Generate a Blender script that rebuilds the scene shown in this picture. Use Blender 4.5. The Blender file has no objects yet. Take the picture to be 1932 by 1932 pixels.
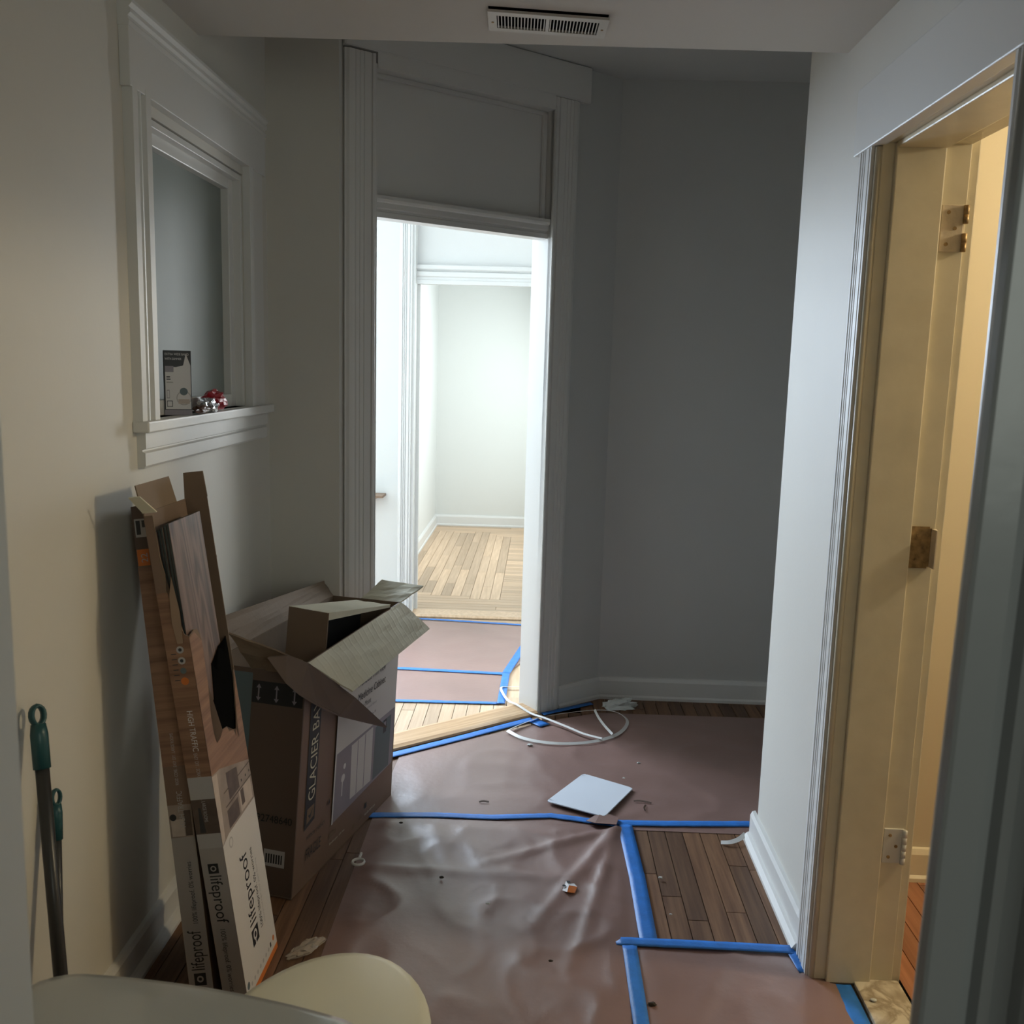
import bpy, bmesh, math, random
from mathutils import Matrix, Vector, noise
random.seed(7)
C = bpy.context.scene.collection
V = Vector

# ---------------------------------------------------------------- camera, world, lights, exposure
cam_d = bpy.data.cameras.new('camera'); cam = bpy.data.objects.new('camera', cam_d); C.objects.link(cam)
bpy.context.scene.camera = cam
F = 1789.0
def nrm(v): return V(v).normalized()
_y = nrm(((1022-966)/F, (690-966)/F, 1)); _d = nrm(((650-966)/F, (12500-966)/F, 1))
_d = (_d - _y*_d.dot(_y)).normalized(); _x = _d.cross(_y)
CR = Matrix((_x, _y, -_d))                      # world <- (right, down, forward)
R = CR @ Matrix(((1,0,0),(0,-1,0),(0,0,-1)))
cam.matrix_world = Matrix.Translation((0,0,1.5)) @ R.to_4x4()
cam_d.sensor_width = 36; cam_d.lens = 36*F/1932; cam_d.clip_start = .02
cam_d.dof.use_dof = True; cam_d.dof.focus_distance = 3.0; cam_d.dof.aperture_fstop = 10.5
sc = bpy.context.scene
sc.view_settings.view_transform = 'Standard'; sc.view_settings.look = 'None'
sc.view_settings.gamma = 1; sc.view_settings.use_curve_mapping = False
sc.view_settings.exposure = 0.0
w = bpy.data.worlds.new('world'); sc.world = w; w.use_nodes = True
w.node_tree.nodes['Background'].inputs[0].default_value = (.75,.85,1,1)
w.node_tree.nodes['Background'].inputs[1].default_value = .3

def area(name, loc, target, sx, sy, energy, col):
    l = bpy.data.lights.new(name, 'AREA'); l.shape = 'RECTANGLE'; l.size = sx; l.size_y = sy
    l.energy = energy; l.color = col
    o = bpy.data.objects.new(name, l); C.objects.link(o); o.location = loc
    o.rotation_euler = (V(target)-V(loc)).to_track_quat('-Z','Y').to_euler()
    return o
area('window_daylight_parlour', (.32,7.3,1.5), (-1,7.3,.9), 1.8, 1.6, 48, (.93,1,1))
area('window_daylight_inner', (-1.93,5.85,1.85), (-1.55,3.3,.35), 1.5, 1.6, 330, (.71,.84,1))
area('window_daylight_inner_right', (.75,5.85,1.85), (.1,3.3,.5), .9, 1.5, 98, (.93,.98,1))
area('window_daylight_behind', (1.25,-1.6,1.75), (.2,1.5,1.2), .8, 1.1, 13, (.93,1,.90))
lp = bpy.data.lights.new('ceiling_bulb','POINT'); lp.energy = 50; lp.color = (1,.87,.63); lp.shadow_soft_size = .09
lo = bpy.data.objects.new('ceiling_bulb', lp); C.objects.link(lo); lo.location = (2.2,1.98,2.2)

# ---------------------------------------------------------------- materials
def nodes(name):
    m = bpy.data.materials.new(name); m.use_nodes = True
    return m, m.node_tree, m.node_tree.nodes['Principled BSDF']
def N(t, kind, **kw):
    n = t.nodes.new(kind)
    for k, v in kw.items():
        if k in n.inputs: n.inputs[k].default_value = v
        else: setattr(n, k, v)
    return n
def flat(name, col, rough=.6, bump=0, bscale=60, metal=0, var=0, vscale=8, spec=.5):
    m, t, b = nodes(name)
    b.inputs['Base Color'].default_value = (*col,1); b.inputs['Roughness'].default_value = rough
    b.inputs['Metallic'].default_value = metal; b.inputs['Specular IOR Level'].default_value = spec
    tc = N(t,'ShaderNodeTexCoord')
    if bump:
        n = N(t,'ShaderNodeTexNoise', Scale=bscale, Detail=4.0)
        t.links.new(tc.outputs['Object'], n.inputs['Vector'])
        bp = N(t,'ShaderNodeBump', Strength=bump, Distance=.002)
        t.links.new(n.outputs['Fac'], bp.inputs['Height']); t.links.new(bp.outputs['Normal'], b.inputs['Normal'])
    if var:
        n = N(t,'ShaderNodeTexNoise', Scale=vscale, Detail=5.0)
        t.links.new(tc.outputs['Object'], n.inputs['Vector'])
        r = N(t,'ShaderNodeValToRGB')
        r.color_ramp.elements[0].position = .3; r.color_ramp.elements[1].position = .7
        r.color_ramp.elements[0].color = (*[c*(1-var) for c in col],1)
        r.color_ramp.elements[1].color = (*[min(1,c*(1+var)) for c in col],1)
        t.links.new(n.outputs['Fac'], r.inputs['Fac']); t.links.new(r.outputs['Color'], b.inputs['Base Color'])
    return m
def wood(name, a, b_, axis='Y', rough=.4, rand=.5, ring=False, scale=1.0, bump=.25):
    """grain stretched along the given local axis, tone varied per object"""
    m, t, b = nodes(name); b.inputs['Roughness'].default_value = rough
    tc = N(t,'ShaderNodeTexCoord'); oi = N(t,'ShaderNodeObjectInfo')
    mp = N(t,'ShaderNodeMapping'); s = [70*scale]*3; s['XYZ'.index(axis)] = 3.2*scale
    mp.inputs['Scale'].default_value = s
    off = N(t,'ShaderNodeVectorMath', operation='SCALE'); off.inputs[0].default_value = (17,31,5)
    t.links.new(oi.outputs['Random'], off.inputs['Scale'])
    t.links.new(off.outputs[0], mp.inputs['Location']); t.links.new(tc.outputs['Object'], mp.inputs['Vector'])
    n = N(t,'ShaderNodeTexNoise', Scale=1.0, Detail=5.0, Roughness=.6)
    t.links.new(mp.outputs[0], n.inputs['Vector'])
    fac = n.outputs['Fac']
    if ring:
        mp2 = N(t,'ShaderNodeMapping'); s2 = [9.0]*3; s2['XYZ'.index(axis)] = 1.1
        mp2.inputs['Scale'].default_value = s2
        t.links.new(tc.outputs['Object'], mp2.inputs['Vector'])
        n2 = N(t,'ShaderNodeTexNoise', Scale=1.0, Detail=1.0); t.links.new(mp2.outputs[0], n2.inputs['Vector'])
        k1 = N(t,'ShaderNodeMath', operation='MULTIPLY'); t.links.new(n2.outputs['Fac'], k1.inputs[0]); k1.inputs[1].default_value = 85
        k2 = N(t,'ShaderNodeMath', operation='SINE'); t.links.new(k1.outputs[0], k2.inputs[0])
        k3 = N(t,'ShaderNodeMath', operation='MULTIPLY'); t.links.new(k2.outputs[0], k3.inputs[0]); k3.inputs[1].default_value = .13
        ad = N(t,'ShaderNodeMath', operation='ADD'); t.links.new(k3.outputs[0], ad.inputs[0]); t.links.new(fac, ad.inputs[1])
        fac = ad.outputs[0]
    r = N(t,'ShaderNodeValToRGB'); r.color_ramp.elements[0].position = .32; r.color_ramp.elements[1].position = .68
    r.color_ramp.elements[0].color = (*a,1); r.color_ramp.elements[1].color = (*b_,1)
    t.links.new(fac, r.inputs['Fac'])
    hs = N(t,'ShaderNodeHueSaturation')
    mr = N(t,'ShaderNodeMapRange'); mr.inputs['To Min'].default_value = 1-rand*.6; mr.inputs['To Max'].default_value = 1+rand*.6
    t.links.new(oi.outputs['Random'], mr.inputs['Value']); t.links.new(mr.outputs[0], hs.inputs['Value'])
    t.links.new(r.outputs['Color'], hs.inputs['Color']); t.links.new(hs.outputs['Color'], b.inputs['Base Color'])
    bp = N(t,'ShaderNodeBump', Strength=bump, Distance=.001); t.links.new(fac, bp.inputs['Height']); t.links.new(bp.outputs['Normal'], b.inputs['Normal'])
    return m
M = {}
M['wall'] = flat('wall_paint', (.66,.635,.57), .55, .12, 90, var=.02, vscale=2)
M['wall_grey'] = flat('wall_paint_grey', (.56,.56,.535), .6, .12, 90, var=.02, vscale=2)
M['wall_white'] = flat('wall_paint_white', (.64,.66,.645), .6, .1, 90)
M['ceil'] = flat('ceiling_paint', (.62,.59,.54), .7, .15, 70)
M['trim'] = flat('trim_paint', (.70,.69,.655), .38, .18, 35)
M['trim_far'] = flat('trim_paint_far', (.67,.68,.67), .4, .1, 35)
M['trim_shaded'] = flat('trim_paint_shaded', (.30,.315,.32), .28, .25, 18)  # trim colour darkened to carry the shade on the near door frame
M['cream'] = flat('cream_enamel', (.70,.63,.47), .32, .35, 26, var=.05, vscale=14)
M['cream_wall'] = flat('cream_wall_paint', (.60,.53,.39), .55, .1, 60)
M['oak_dark'] = wood('dark_oak', (.10,.045,.021), (.19,.098,.048), 'Y', .55, .5)
M['oak_light'] = wood('light_oak', (.46,.32,.20), (.60,.44,.30), 'Y', .4, .35)
M['oak_red'] = wood('red_oak', (.24,.095,.045), (.36,.16,.085), 'Y', .35, .4)
M['subfloor'] = flat('subfloor', (.03,.018,.012), .9)
M['paper'] = flat('rosin_paper', (.235,.138,.115), .39, .35, 45, var=.10, vscale=3)
M['paper'].node_tree.nodes['Principled BSDF'].inputs['IOR'].default_value = 1.85
M['tape'] = flat('blue_tape', (.022,.17,.55), .5, .5, 120, var=.12, vscale=30)
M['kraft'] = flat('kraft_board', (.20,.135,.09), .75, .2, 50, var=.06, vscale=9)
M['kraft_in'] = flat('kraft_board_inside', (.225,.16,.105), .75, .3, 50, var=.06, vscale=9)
M['kraft_pale'] = flat('lit_pale_board', (.64,.60,.46), .7, .2, 40, var=.05, vscale=9)  # kraft lightened in colour as if daylit; also pale ink and edges
def fluted_board():
    m = flat('fluted_lit_board', (.66,.62,.48), .7, 0, var=.05, vscale=9); t = m.node_tree; b = t.nodes['Principled BSDF']  # lit copy of the kraft, daylight put into its colour
    tc = N(t,'ShaderNodeTexCoord'); mp = N(t,'ShaderNodeMapping'); mp.inputs['Rotation'].default_value = (0,0,-math.atan2(.968,.251))
    t.links.new(tc.outputs['Object'], mp.inputs['Vector'])
    wv = N(t,'ShaderNodeTexWave', Scale=9.0, Distortion=1.2, Detail=1.0); t.links.new(mp.outputs[0], wv.inputs['Vector'])
    ns = N(t,'ShaderNodeTexNoise', Scale=9.0, Detail=2.0); t.links.new(mp.outputs[0], ns.inputs['Vector'])
    pw = N(t,'ShaderNodeMath', operation='POWER'); t.links.new(wv.outputs['Fac'], pw.inputs[0]); pw.inputs[1].default_value = 6
    ml = N(t,'ShaderNodeMath', operation='MULTIPLY'); t.links.new(pw.outputs[0], ml.inputs[0]); t.links.new(ns.outputs['Fac'], ml.inputs[1])
    bp = N(t,'ShaderNodeBump', Strength=.4, Distance=.003); t.links.new(ml.outputs[0], bp.inputs['Height']); t.links.new(bp.outputs['Normal'], b.inputs['Normal'])
    return m
M['kraft_flute'] = fluted_board()
M['box_dark'] = flat('dark_printed_board', (.115,.075,.055), .55, .1, 40)
M['box_brown'] = flat('brown_printed_board', (.20,.125,.085), .5, .1, 40)
M['ink_white'] = flat('white_ink', (.66,.64,.63), .5)
M['ink_paper'] = flat('white_print', (.62,.59,.56), .45)
M['ink_paper_g'] = flat('grey_print', (.36,.33,.31), .5)
M['ink_grey'] = flat('pale_grey_ink', (.27,.24,.27), .45, var=.05)
M['ink_black'] = flat('black_ink', (.012,.012,.013), .5)
M['ink_char'] = flat('charcoal_ink', (.035,.035,.038), .5)
M['ink_teal'] = flat('slate_ink', (.11,.15,.16), .5)
M['ink_orange'] = flat('orange_ink', (.62,.17,.03), .5)
M['ink_red'] = flat('red_ink', (.5,.06,.03), .5)
M['ink_lightgrey'] = flat('light_grey_ink', (.42,.40,.39), .5)
M['print_wood'] = wood('printed_wood_grain', (.17,.085,.05), (.34,.19,.115), 'X', .5, 0, scale=.7, bump=0)
M['print_photo'] = flat('printed_kitchen_photo', (.30,.24,.20), .5, var=.25, vscale=14)
M['print_photo_d'] = flat('printed_photo_dark', (.10,.07,.055), .5, var=.3, vscale=22)
M['print_photo_l'] = flat('printed_photo_light', (.50,.42,.36), .5, var=.1, vscale=30)
M['vinyl'] = wood('vinyl_wood', (.075,.045,.035), (.21,.135,.105), 'Y', .38, .1, ring=True, scale=.75)
M['vinyl_back'] = flat('vinyl_core', (.035,.045,.042), .5)
M['plastic_white'] = flat('white_plastic', (.70,.69,.66), .35)
M['board_white'] = flat('white_board', (.74,.78,.84), .3)
M['porcelain'] = flat('porcelain', (.66,.66,.61), .13, var=.02)
M['seat_cream'] = flat('seat_plastic', (.70,.68,.55), .3, .05, 60)
M['metal_white'] = flat('painted_metal', (.64,.62,.57), .4, .15, 60)
M['metal_rust'] = flat('rusty_brass', (.36,.24,.11), .5, .5, 90, metal=.5, var=.4, vscale=60)
M['hinge_cream'] = flat('painted_hinge', (.66,.56,.42), .35, .4, 90, var=.08, vscale=60)
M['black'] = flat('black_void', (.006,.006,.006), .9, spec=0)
M['pole'] = flat('pole_metal', (.035,.034,.033), .35)
M['teal'] = flat('teal_plastic', (.018,.075,.080), .4)
M['plastic_black'] = flat('black_plastic', (.01,.01,.01), .45)
M['foil'] = flat('foil', (.62,.62,.64), .18, .9, 45, metal=1)
M['foil_red'] = flat('red_wrapper', (.40,.02,.035), .3, .9, 55)
M['wrap_brown'] = flat('brown_wrapper', (.10,.045,.025), .35, .5, 40)
M['grime'] = flat('grime', (.045,.035,.025), .9)
M['tissue'] = flat('tissue', (.62,.64,.61), .8, .3, 40)
def marble():
    m, t, b = nodes('marble'); b.inputs['Roughness'].default_value = .3
    tc = N(t,'ShaderNodeTexCoord'); n = N(t,'ShaderNodeTexNoise', Scale=7.0, Detail=6.0, Distortion=1.6)
    t.links.new(tc.outputs['Object'], n.inputs['Vector'])
    r = N(t,'ShaderNodeValToRGB'); e = r.color_ramp.elements
    e[0].position=.40; e[0].color=(.62,.56,.44,1); e[1].position=.56; e[1].color=(.66,.60,.48,1)
    k = e.new(.5); k.color=(.36,.29,.20,1)
    t.links.new(n.outputs['Fac'], r.inputs['Fac']); t.links.new(r.outputs['Color'], b.inputs['Base Color'])
    return m
M['marble'] = marble()
def glass():
    m = bpy.data.materials.new('pane_glass'); m.use_nodes = True; t = m.node_tree; t.nodes.clear()
    o = t.nodes.new('ShaderNodeOutputMaterial'); mix = t.nodes.new('ShaderNodeMixShader'); tr = t.nodes.new('ShaderNodeBsdfTransparent')
    gl = N(t,'ShaderNodeBsdfGlossy', Roughness=.05); fr = N(t,'ShaderNodeFresnel', IOR=1.9)
    tr.inputs[0].default_value = (.86,.91,.88,1)
    t.links.new(fr.outputs[0], mix.inputs[0]); t.links.new(tr.outputs[0], mix.inputs[1]); t.links.new(gl.outputs[0], mix.inputs[2]); t.links.new(mix.outputs[0], o.inputs[0])
    return m
M['glass'] = glass()
M['glass_frosted'] = flat('painted_back_glass', (.25,.275,.25), .45, .05, 12, var=.06, vscale=3, spec=.15)
def clearfilm():
    m, t, b = nodes('clear_film'); b.inputs['Base Color'].default_value=(.55,.47,.38,1); b.inputs['Roughness'].default_value=.15
    b.inputs['Alpha'].default_value=.45
    return m
M['film'] = clearfilm()

# ---------------------------------------------------------------- helpers
def wm(o):
    m = o.matrix_basis.copy()
    while o.parent: o = o.parent; m = o.matrix_basis @ m
    return m
def frame(O, X, Y, Z): 
    return Matrix(((X[0],Y[0],Z[0],O[0]),(X[1],Y[1],Z[1],O[1]),(X[2],Y[2],Z[2],O[2]),(0,0,0,1)))
def link(name, me, parent=None, Mw=None, mats=None):
    o = bpy.data.objects.new(name, me); C.objects.link(o)
    if mats is not None:
        for m in (mats if isinstance(mats,(list,tuple)) else [mats]): me.materials.append(M[m] if isinstance(m,str) else m)
    Mw = Mw or Matrix.Identity(4)
    L_, R_, S_ = Mw.decompose(); Mc = Matrix.LocRotScale(L_, R_, S_)
    if max(abs(Mc[i][j]-Mw[i][j]) for i in range(3) for j in range(3)) > 1e-4:      # a skewed frame goes into the mesh
        me.transform(Mc.inverted() @ Mw); Mw = Mc
    if parent: o.parent = parent; o.matrix_basis = wm(parent).inverted() @ Mw
    else: o.matrix_basis = Mw
    return o
def mesh(name, vs, fs, mats, parent=None, Mw=None, idx=None, smooth=False):
    me = bpy.data.meshes.new(name); me.from_pydata([tuple(v) for v in vs], [], fs)
    if idx: me.polygons.foreach_set('material_index', idx)
    if smooth: me.polygons.foreach_set('use_smooth', [True]*len(me.polygons))
    me.update()
    return link(name, me, parent, Mw, mats)
def bm_obj(name, bm, mats, parent=None, Mw=None, smooth=False):
    bmesh.ops.recalc_face_normals(bm, faces=bm.faces)
    me = bpy.data.meshes.new(name); bm.to_mesh(me); bm.free()
    if smooth: me.polygons.foreach_set('use_smooth', [True]*len(me.polygons))
    return link(name, me, parent, Mw, mats)
def add_box(bm, a, b):
    x0,y0,z0 = a; x1,y1,z1 = b
    v = [bm.verts.new(p) for p in ((x0,y0,z0),(x1,y0,z0),(x1,y1,z0),(x0,y1,z0),(x0,y0,z1),(x1,y0,z1),(x1,y1,z1),(x0,y1,z1))]
    for f in ((3,2,1,0),(4,5,6,7),(0,1,5,4),(1,2,6,5),(2,3,7,6),(3,0,4,7)): bm.faces.new([v[i] for i in f])
def boxes(name, lst, mats, parent=None, Mw=None, bevel=0, seg=2):
    bm = bmesh.new()
    for a, b in lst: add_box(bm, [min(p,q) for p,q in zip(a,b)], [max(p,q) for p,q in zip(a,b)])
    if bevel: bmesh.ops.bevel(bm, geom=bm.edges[:], offset=bevel, segments=seg, affect='EDGES', profile=.6)
    return bm_obj(name, bm, mats, parent, Mw)
def prism(name, outline, t, mats, parent=None, Mw=None, z0=0.0, bevel=0, top=None):
    """outline (u,v) extruded from z0-t to z0; top: material index of the +z face"""
    bm = bmesh.new()
    lo_ = [bm.verts.new((u,v,z0-t)) for u,v in outline]; hi = [bm.verts.new((u,v,z0)) for u,v in outline]
    n = len(outline); f = bm.faces.new(hi); bm.faces.new(lo_[::-1])
    for i in range(n): bm.faces.new((lo_[i],lo_[(i+1)%n],hi[(i+1)%n],hi[i]))
    if top is not None: f.material_index = top
    bmesh.ops.triangulate(bm, faces=[q for q in bm.faces if len(q.verts)>4])
    if bevel: bmesh.ops.bevel(bm, geom=bm.edges[:], offset=bevel, segments=2, affect='EDGES')
    return bm_obj(name, bm, mats, parent, Mw)
def extrude(name, prof, L, mats, parent=None, Mw=None):
    """profile (x,y) extruded along local z from 0 to L"""
    n = len(prof); vs = [(x,y,0) for x,y in prof]+[(x,y,L) for x,y in prof]
    fs = [(i,(i+1)%n,n+(i+1)%n,n+i) for i in range(n)]+[tuple(range(n))[::-1], tuple(range(n,2*n))]
    bm = bmesh.new(); v = [bm.verts.new(p) for p in vs]
    for f in fs: bm.faces.new([v[i] for i in f])
    return bm_obj(name, bm, mats, parent, Mw)
def prints(name, polys, parent, Mw, z=.0005):
    """flat print: list of (material, outline) in (u,v); laid on the surface"""
    mats = []; vs=[]; fs=[]; idx=[]
    for k, (m, pl) in enumerate(polys):
        if m not in mats: mats.append(m)
        fs.append(tuple(range(len(vs), len(vs)+len(pl)))); vs += [(u,v,z+.00004*k) for u,v in pl]; idx.append(mats.index(m))
    return mesh(name, vs, fs, mats, parent, Mw, idx)
def rect(u0,v0,u1,v1): return [(u0,v0),(u1,v0),(u1,v1),(u0,v1)]
def disc(u,v,r,n=14): return [(u+r*math.cos(2*math.pi*i/n), v+r*math.sin(2*math.pi*i/n)) for i in range(n)]
def text(body, size, mat, parent, Mw, at, rot=0, z=.0009, align='LEFT', name='lettering', sx=1.0):
    cu = bpy.data.curves.new('t','FONT'); cu.body = body; cu.size = size; cu.align_x = align; cu.align_y = 'CENTER'; cu.resolution_u = 3
    o = bpy.data.objects.new('t', cu); C.objects.link(o)
    dg = bpy.context.evaluated_depsgraph_get(); me = bpy.data.meshes.new_from_object(o.evaluated_get(dg))
    bpy.data.objects.remove(o); bpy.data.curves.remove(cu)
    me.materials.clear()
    T = Mw @ Matrix.Translation((at[0],at[1],z)) @ Matrix.Rotation(rot,4,'Z') @ Matrix.Diagonal((sx,1,1,1))
    return link(name, me, parent, T, mat)
def loft(name, rings, mats, parent=None, Mw=None, smooth=True, closed=True, caps=(True,True)):
    n = len(rings[0]); vs = [p for r in rings for p in r]; fs = []
    for k in range(len(rings)-1):
        for i in range(n if closed else n-1):
            fs.append((k*n+i, k*n+(i+1)%n, (k+1)*n+(i+1)%n, (k+1)*n+i))
    if caps[0]: fs.append(tuple(range(n))[::-1])
    if caps[1]: fs.append(tuple(range((len(rings)-1)*n, len(rings)*n)))
    bm = bmesh.new(); v = [bm.verts.new(p) for p in vs]
    for f in fs: bm.faces.new([v[i] for i in f])
    return bm_obj(name, bm, mats, parent, Mw, smooth)
def tube_rings(path, r, n=10):
    out = []
    for i, p in enumerate(path):
        a = V(path[max(0,i-1)]); b = V(path[min(len(path)-1,i+1)]); d = (b-a).normalized()
        s = d.cross(V((0,0,1))); s = s.normalized() if s.length > 1e-4 else V((1,0,0)); q = s.cross(d)
        rr = r[i] if isinstance(r,(list,tuple)) else r
        out.append([tuple(V(p)+s*rr*math.cos(2*math.pi*k/n)+q*rr*math.sin(2*math.pi*k/n)) for k in range(n)])
    return out
def tube(name, path, r, mats, parent=None, n=10): return loft(name, tube_rings(path, r, n), mats, parent)
def empty(name, loc, rz=0):
    o = bpy.data.objects.new(name, None); C.objects.link(o); o.empty_display_size = .05
    o.matrix_basis = Matrix.Translation(loc) @ Matrix.Rotation(rz,4,'Z'); return o
def tag(o, label, cat, group=None):
    o['label'] = label; o['category'] = cat
    if group: o['group'] = group
    return o
def struct(o): o['kind'] = 'structure'; return o
def blob(name, mats, parent=None, Mw=None, seed=0, s=(1,1,1), rough=.35, sub=3, fscale=2.0, floor_z=None):
    bm = bmesh.new(); bmesh.ops.create_icosphere(bm, subdivisions=sub, radius=1)
    for v in bm.verts:
        k = 1+rough*noise.noise(v.co*fscale+V((seed*7.1,seed*3.3,1)))+rough*.4*noise.noise(v.co*fscale*3+V((seed,2,seed)))
        v.co = V((v.co.x*s[0]*k, v.co.y*s[1]*k, v.co.z*s[2]*k))
        if floor_z is not None and v.co.z < floor_z: v.co.z = floor_z
    return bm_obj(name, bm, mats, parent, Mw)

# ---------------------------------------------------------------- floors with single boards
PM = {}
def plank(parent, name, x, y, wd, ln, mat, along='Y', z=0.0):
    ln = round(ln,3); key = (round(wd,3), ln, mat)
    if key not in PM:
        bm = bmesh.new(); g = .0013
        add_box(bm, (g,g,-.015), (wd-g, ln-g, 0))
        bmesh.ops.recalc_face_normals(bm, faces=bm.faces)
        me = bpy.data.meshes.new(name); bm.to_mesh(me); bm.free(); me.materials.append(M[mat]); PM[key] = me
    o = bpy.data.objects.new(name, PM[key]); C.objects.link(o); o.parent = parent
    T = Matrix.Translation((x,y,z)) if along == 'Y' else Matrix.Translation((x,y+wd,z)) @ Matrix.Rotation(-math.pi/2,4,'Z')
    o.matrix_basis = wm(parent).inverted() @ T
    return o
def rows(parent, x0, x1, y0, y1, wd, mat, along='Y', lmin=.5, lmax=1.3, skip=None):
    a0, a1, b0, b1 = (x0,x1,y0,y1) if along == 'Y' else (y0,y1,x0,x1)
    n = int(math.ceil((a1-a0)/wd-1e-6))
    for i in range(n):
        a = a0+i*wd; ww = min(wd, a1-a); b = b0-random.uniform(0,.6)
        if ww < .012: continue
        while b < b1-.01:
            L = round(random.uniform(lmin,lmax),1); s = max(b,b0); e = min(b+L,b1)
            if e-s > .03 and not (skip and skip(a,s,e)):
                plank(parent,'floor_plank', *( (a,s) if along=='Y' else (s,a)), ww, e-s, mat, along)
            b += L
fl = struct(boxes('floor', [((-.955,-1.8,-.06),(2.3,4.3,-.0155))], 'subfloor'))
rows(fl, -.955, -.45, 1.5, 2.95, .057, 'oak_dark')
rows(fl, .28, .74, 2.2, 3.05, .057, 'oak_dark', lmin=.4, lmax=.9)
rows(fl, .05, 1.3, 3.85, 4.17, .057, 'oak_dark')
boxes('floor_boards', [((-.955,.6,-.015),(2.3,1.5,-.001)),((-.45,1.5,-.015),(.28,2.95,-.002)),((.28,1.5,-.015),(.92,2.2,-.002)),((-.7,3.05,-.015),(2.3,3.85,-.003)),((-1.2,-1.8,-.015),(2.0,.6,-.001))], 'oak_dark', fl)['kind'] = 'stuff'
f2 = struct(boxes('floor', [((-2.9,3.45,-.06),(1.25,5.52,-.0155))], 'subfloor'))
boxes('floor_boards', [((-2.9,4.1,-.015),(-.85,5.5,-.001)),((-.85,4.15,-.015),(1.2,5.44,-.003))], 'oak_light', f2)['kind'] = 'stuff'
rows(f2, -.85, .05, 3.62, 4.15, .057, 'oak_light', lmin=.5)
rows(f2, .05, .22, 3.98, 4.95, .057, 'oak_light', lmin=.5)
rows(f2, -.9, .1, 5.36, 5.46, .05, 'oak_light', along='X')
f3 = struct(boxes('floor', [((-1.0,5.52,-.06),(.44,8.8,-.0155))], 'subfloor'))
def parquet():
    """boards lengthways on the left with stepped ends, boards across filling up to them"""
    wd = .065; y0 = 5.57; xl = -.938; cols = []
    for i in range(11):
        k0 = 8 if i < 4 else 7 if i < 8 else 6; k1 = 44-(i//3)%2-(2 if i > 7 else 0)
        a, b, y1 = xl+i*wd, y0+k0*wd, y0+k1*wd; cols.append((a, k0, k1))
        if i % 2: b2 = b+.35
        else: b2 = b+.8
        y = b; e = b2
        while y < y1-.01:
            if y1-e < .15: e = y1
            plank(f3,'floor_plank', a, y, wd, e-y, 'oak_light'); y = e; e = y+random.choice((.6,.9,1.1,1.3))
    for k in range(49):
        x = xl; free = [c[0] for c in cols if not c[1] <= k < c[2]]
        y = y0+k*wd; segs = []
        if free: 
            run = [free[0]]
            for f in free[1:]:
                if f-run[-1] < wd*1.5: run.append(f)
                else: segs.append((run[0], run[-1]+wd)); run = [f]
            segs.append((run[0], run[-1]+wd))
        right = xl+11*wd
        if segs and abs(segs[-1][1]-right) < 1e-6: segs[-1] = (segs[-1][0], .335)
        else: segs.append((right, .335))
        for a, b in segs:
            x = a
            while x < b-.005:
                e = min(b, x+random.choice((.7,1.0,1.2,1.5)))
                if b-e < .12: e = b
                if y+wd < 8.76: plank(f3,'floor_plank', x, y, wd, e-x, 'oak_light', 'X')
                x = e
parquet()
f4 = struct(boxes('floor', [((.92,.2,-.06),(2.6,2.74,-.0155))], 'subfloor'))
rows(f4, .945, 1.6, 1.9, 2.74, .057, 'oak_red', along='Y')
boxes('floor_boards', [((1.6,.2,-.015),(2.6,2.74,-.001)),((.945,.2,-.015),(1.6,1.9,-.001))], 'oak_red', f4)['kind'] = 'stuff'

# ---------------------------------------------------------------- walls and ceilings
XL = -.955; XR = .735; XT = .92; YB = 3.33
struct(boxes('wall_left', [((XL-.13,.6,0),(XL,2.30,2.75)),((XL-.13,3.07,0),(XL,3.46,2.75)),((XL-.13,2.30,0),(XL,3.07,1.345)),((XL-.13,2.30,2.065),(XL,3.07,2.75))], 'wall'))
struct(boxes('wall_back', [((-2.95,YB,0),(-.706,YB+.11,2.75)),((XL-.4,3.2,0),(XL-.13,YB+.01,2.75))], 'wall'))
P0 = V((-.533,3.5,0)); DU = V((.7833,.6217,0)).normalized(); DN = V((DU.y,-DU.x,0))     # diagonal doorway frame: u along, n toward the hall
D = lambda s, n, z=0: P0+DU*s+DN*n+V((0,0,z))
MD = frame(P0, DU, V((0,0,1)), DN)                          # local (s, z, n)
SL, SR = -.08, .712
struct(boxes('wall_diagonal', [((-.212,0,-.125),(SL-.012,2.70,-.025)),((SR+.012,0,-.125),(1.20,2.70,-.025)),((SL-.012,2.515,-.125),(SR+.012,2.70,-.025))], 'wall_grey', None, MD))
struct(boxes('wall_end', [((.25,4.195,0),(2.3,4.30,2.72))], 'wall_grey'))
struct(boxes('wall_right', [((XR,2.30-.09,0),(XT,2.87,2.72)),((XR,.72,0),(XT,1.55,2.72)),((XR,1.55,2.03),(XT,2.21,2.72))], 'wall'))
struct(boxes('wall_alcove', [((XT,2.745,0),(2.4,2.87,2.72)),((2.3,2.87,0),(2.4,4.3,2.72))], 'wall_grey'))
# lowered ceiling, slightly out of level, open edge toward the alcove
zc = lambda x: 2.317-.0415*x
ye = lambda x: 2.60-.105*x
xa, xb = XL, XT
vs = [(xa,.6,zc(xa)),(xb,.6,zc(xb)),(xb,ye(xb),zc(xb)),(xa,ye(xa),zc(xa))]
bm = bmesh.new()
lov = [bm.verts.new(v) for v in vs]; hiv = [bm.verts.new((v[0],v[1],2.69)) for v in vs]
bm.faces.new(lov); bm.faces.new(hiv[::-1])
for i in range(4): bm.faces.new((lov[i],hiv[i],hiv[(i+1)%4],lov[(i+1)%4]))
struct(bm_obj('ceiling', bm, 'ceil'))
struct(boxes('ceiling', [((-1.1,2.3,2.69),(2.4,4.4,2.76))], 'wall_grey'))
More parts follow.
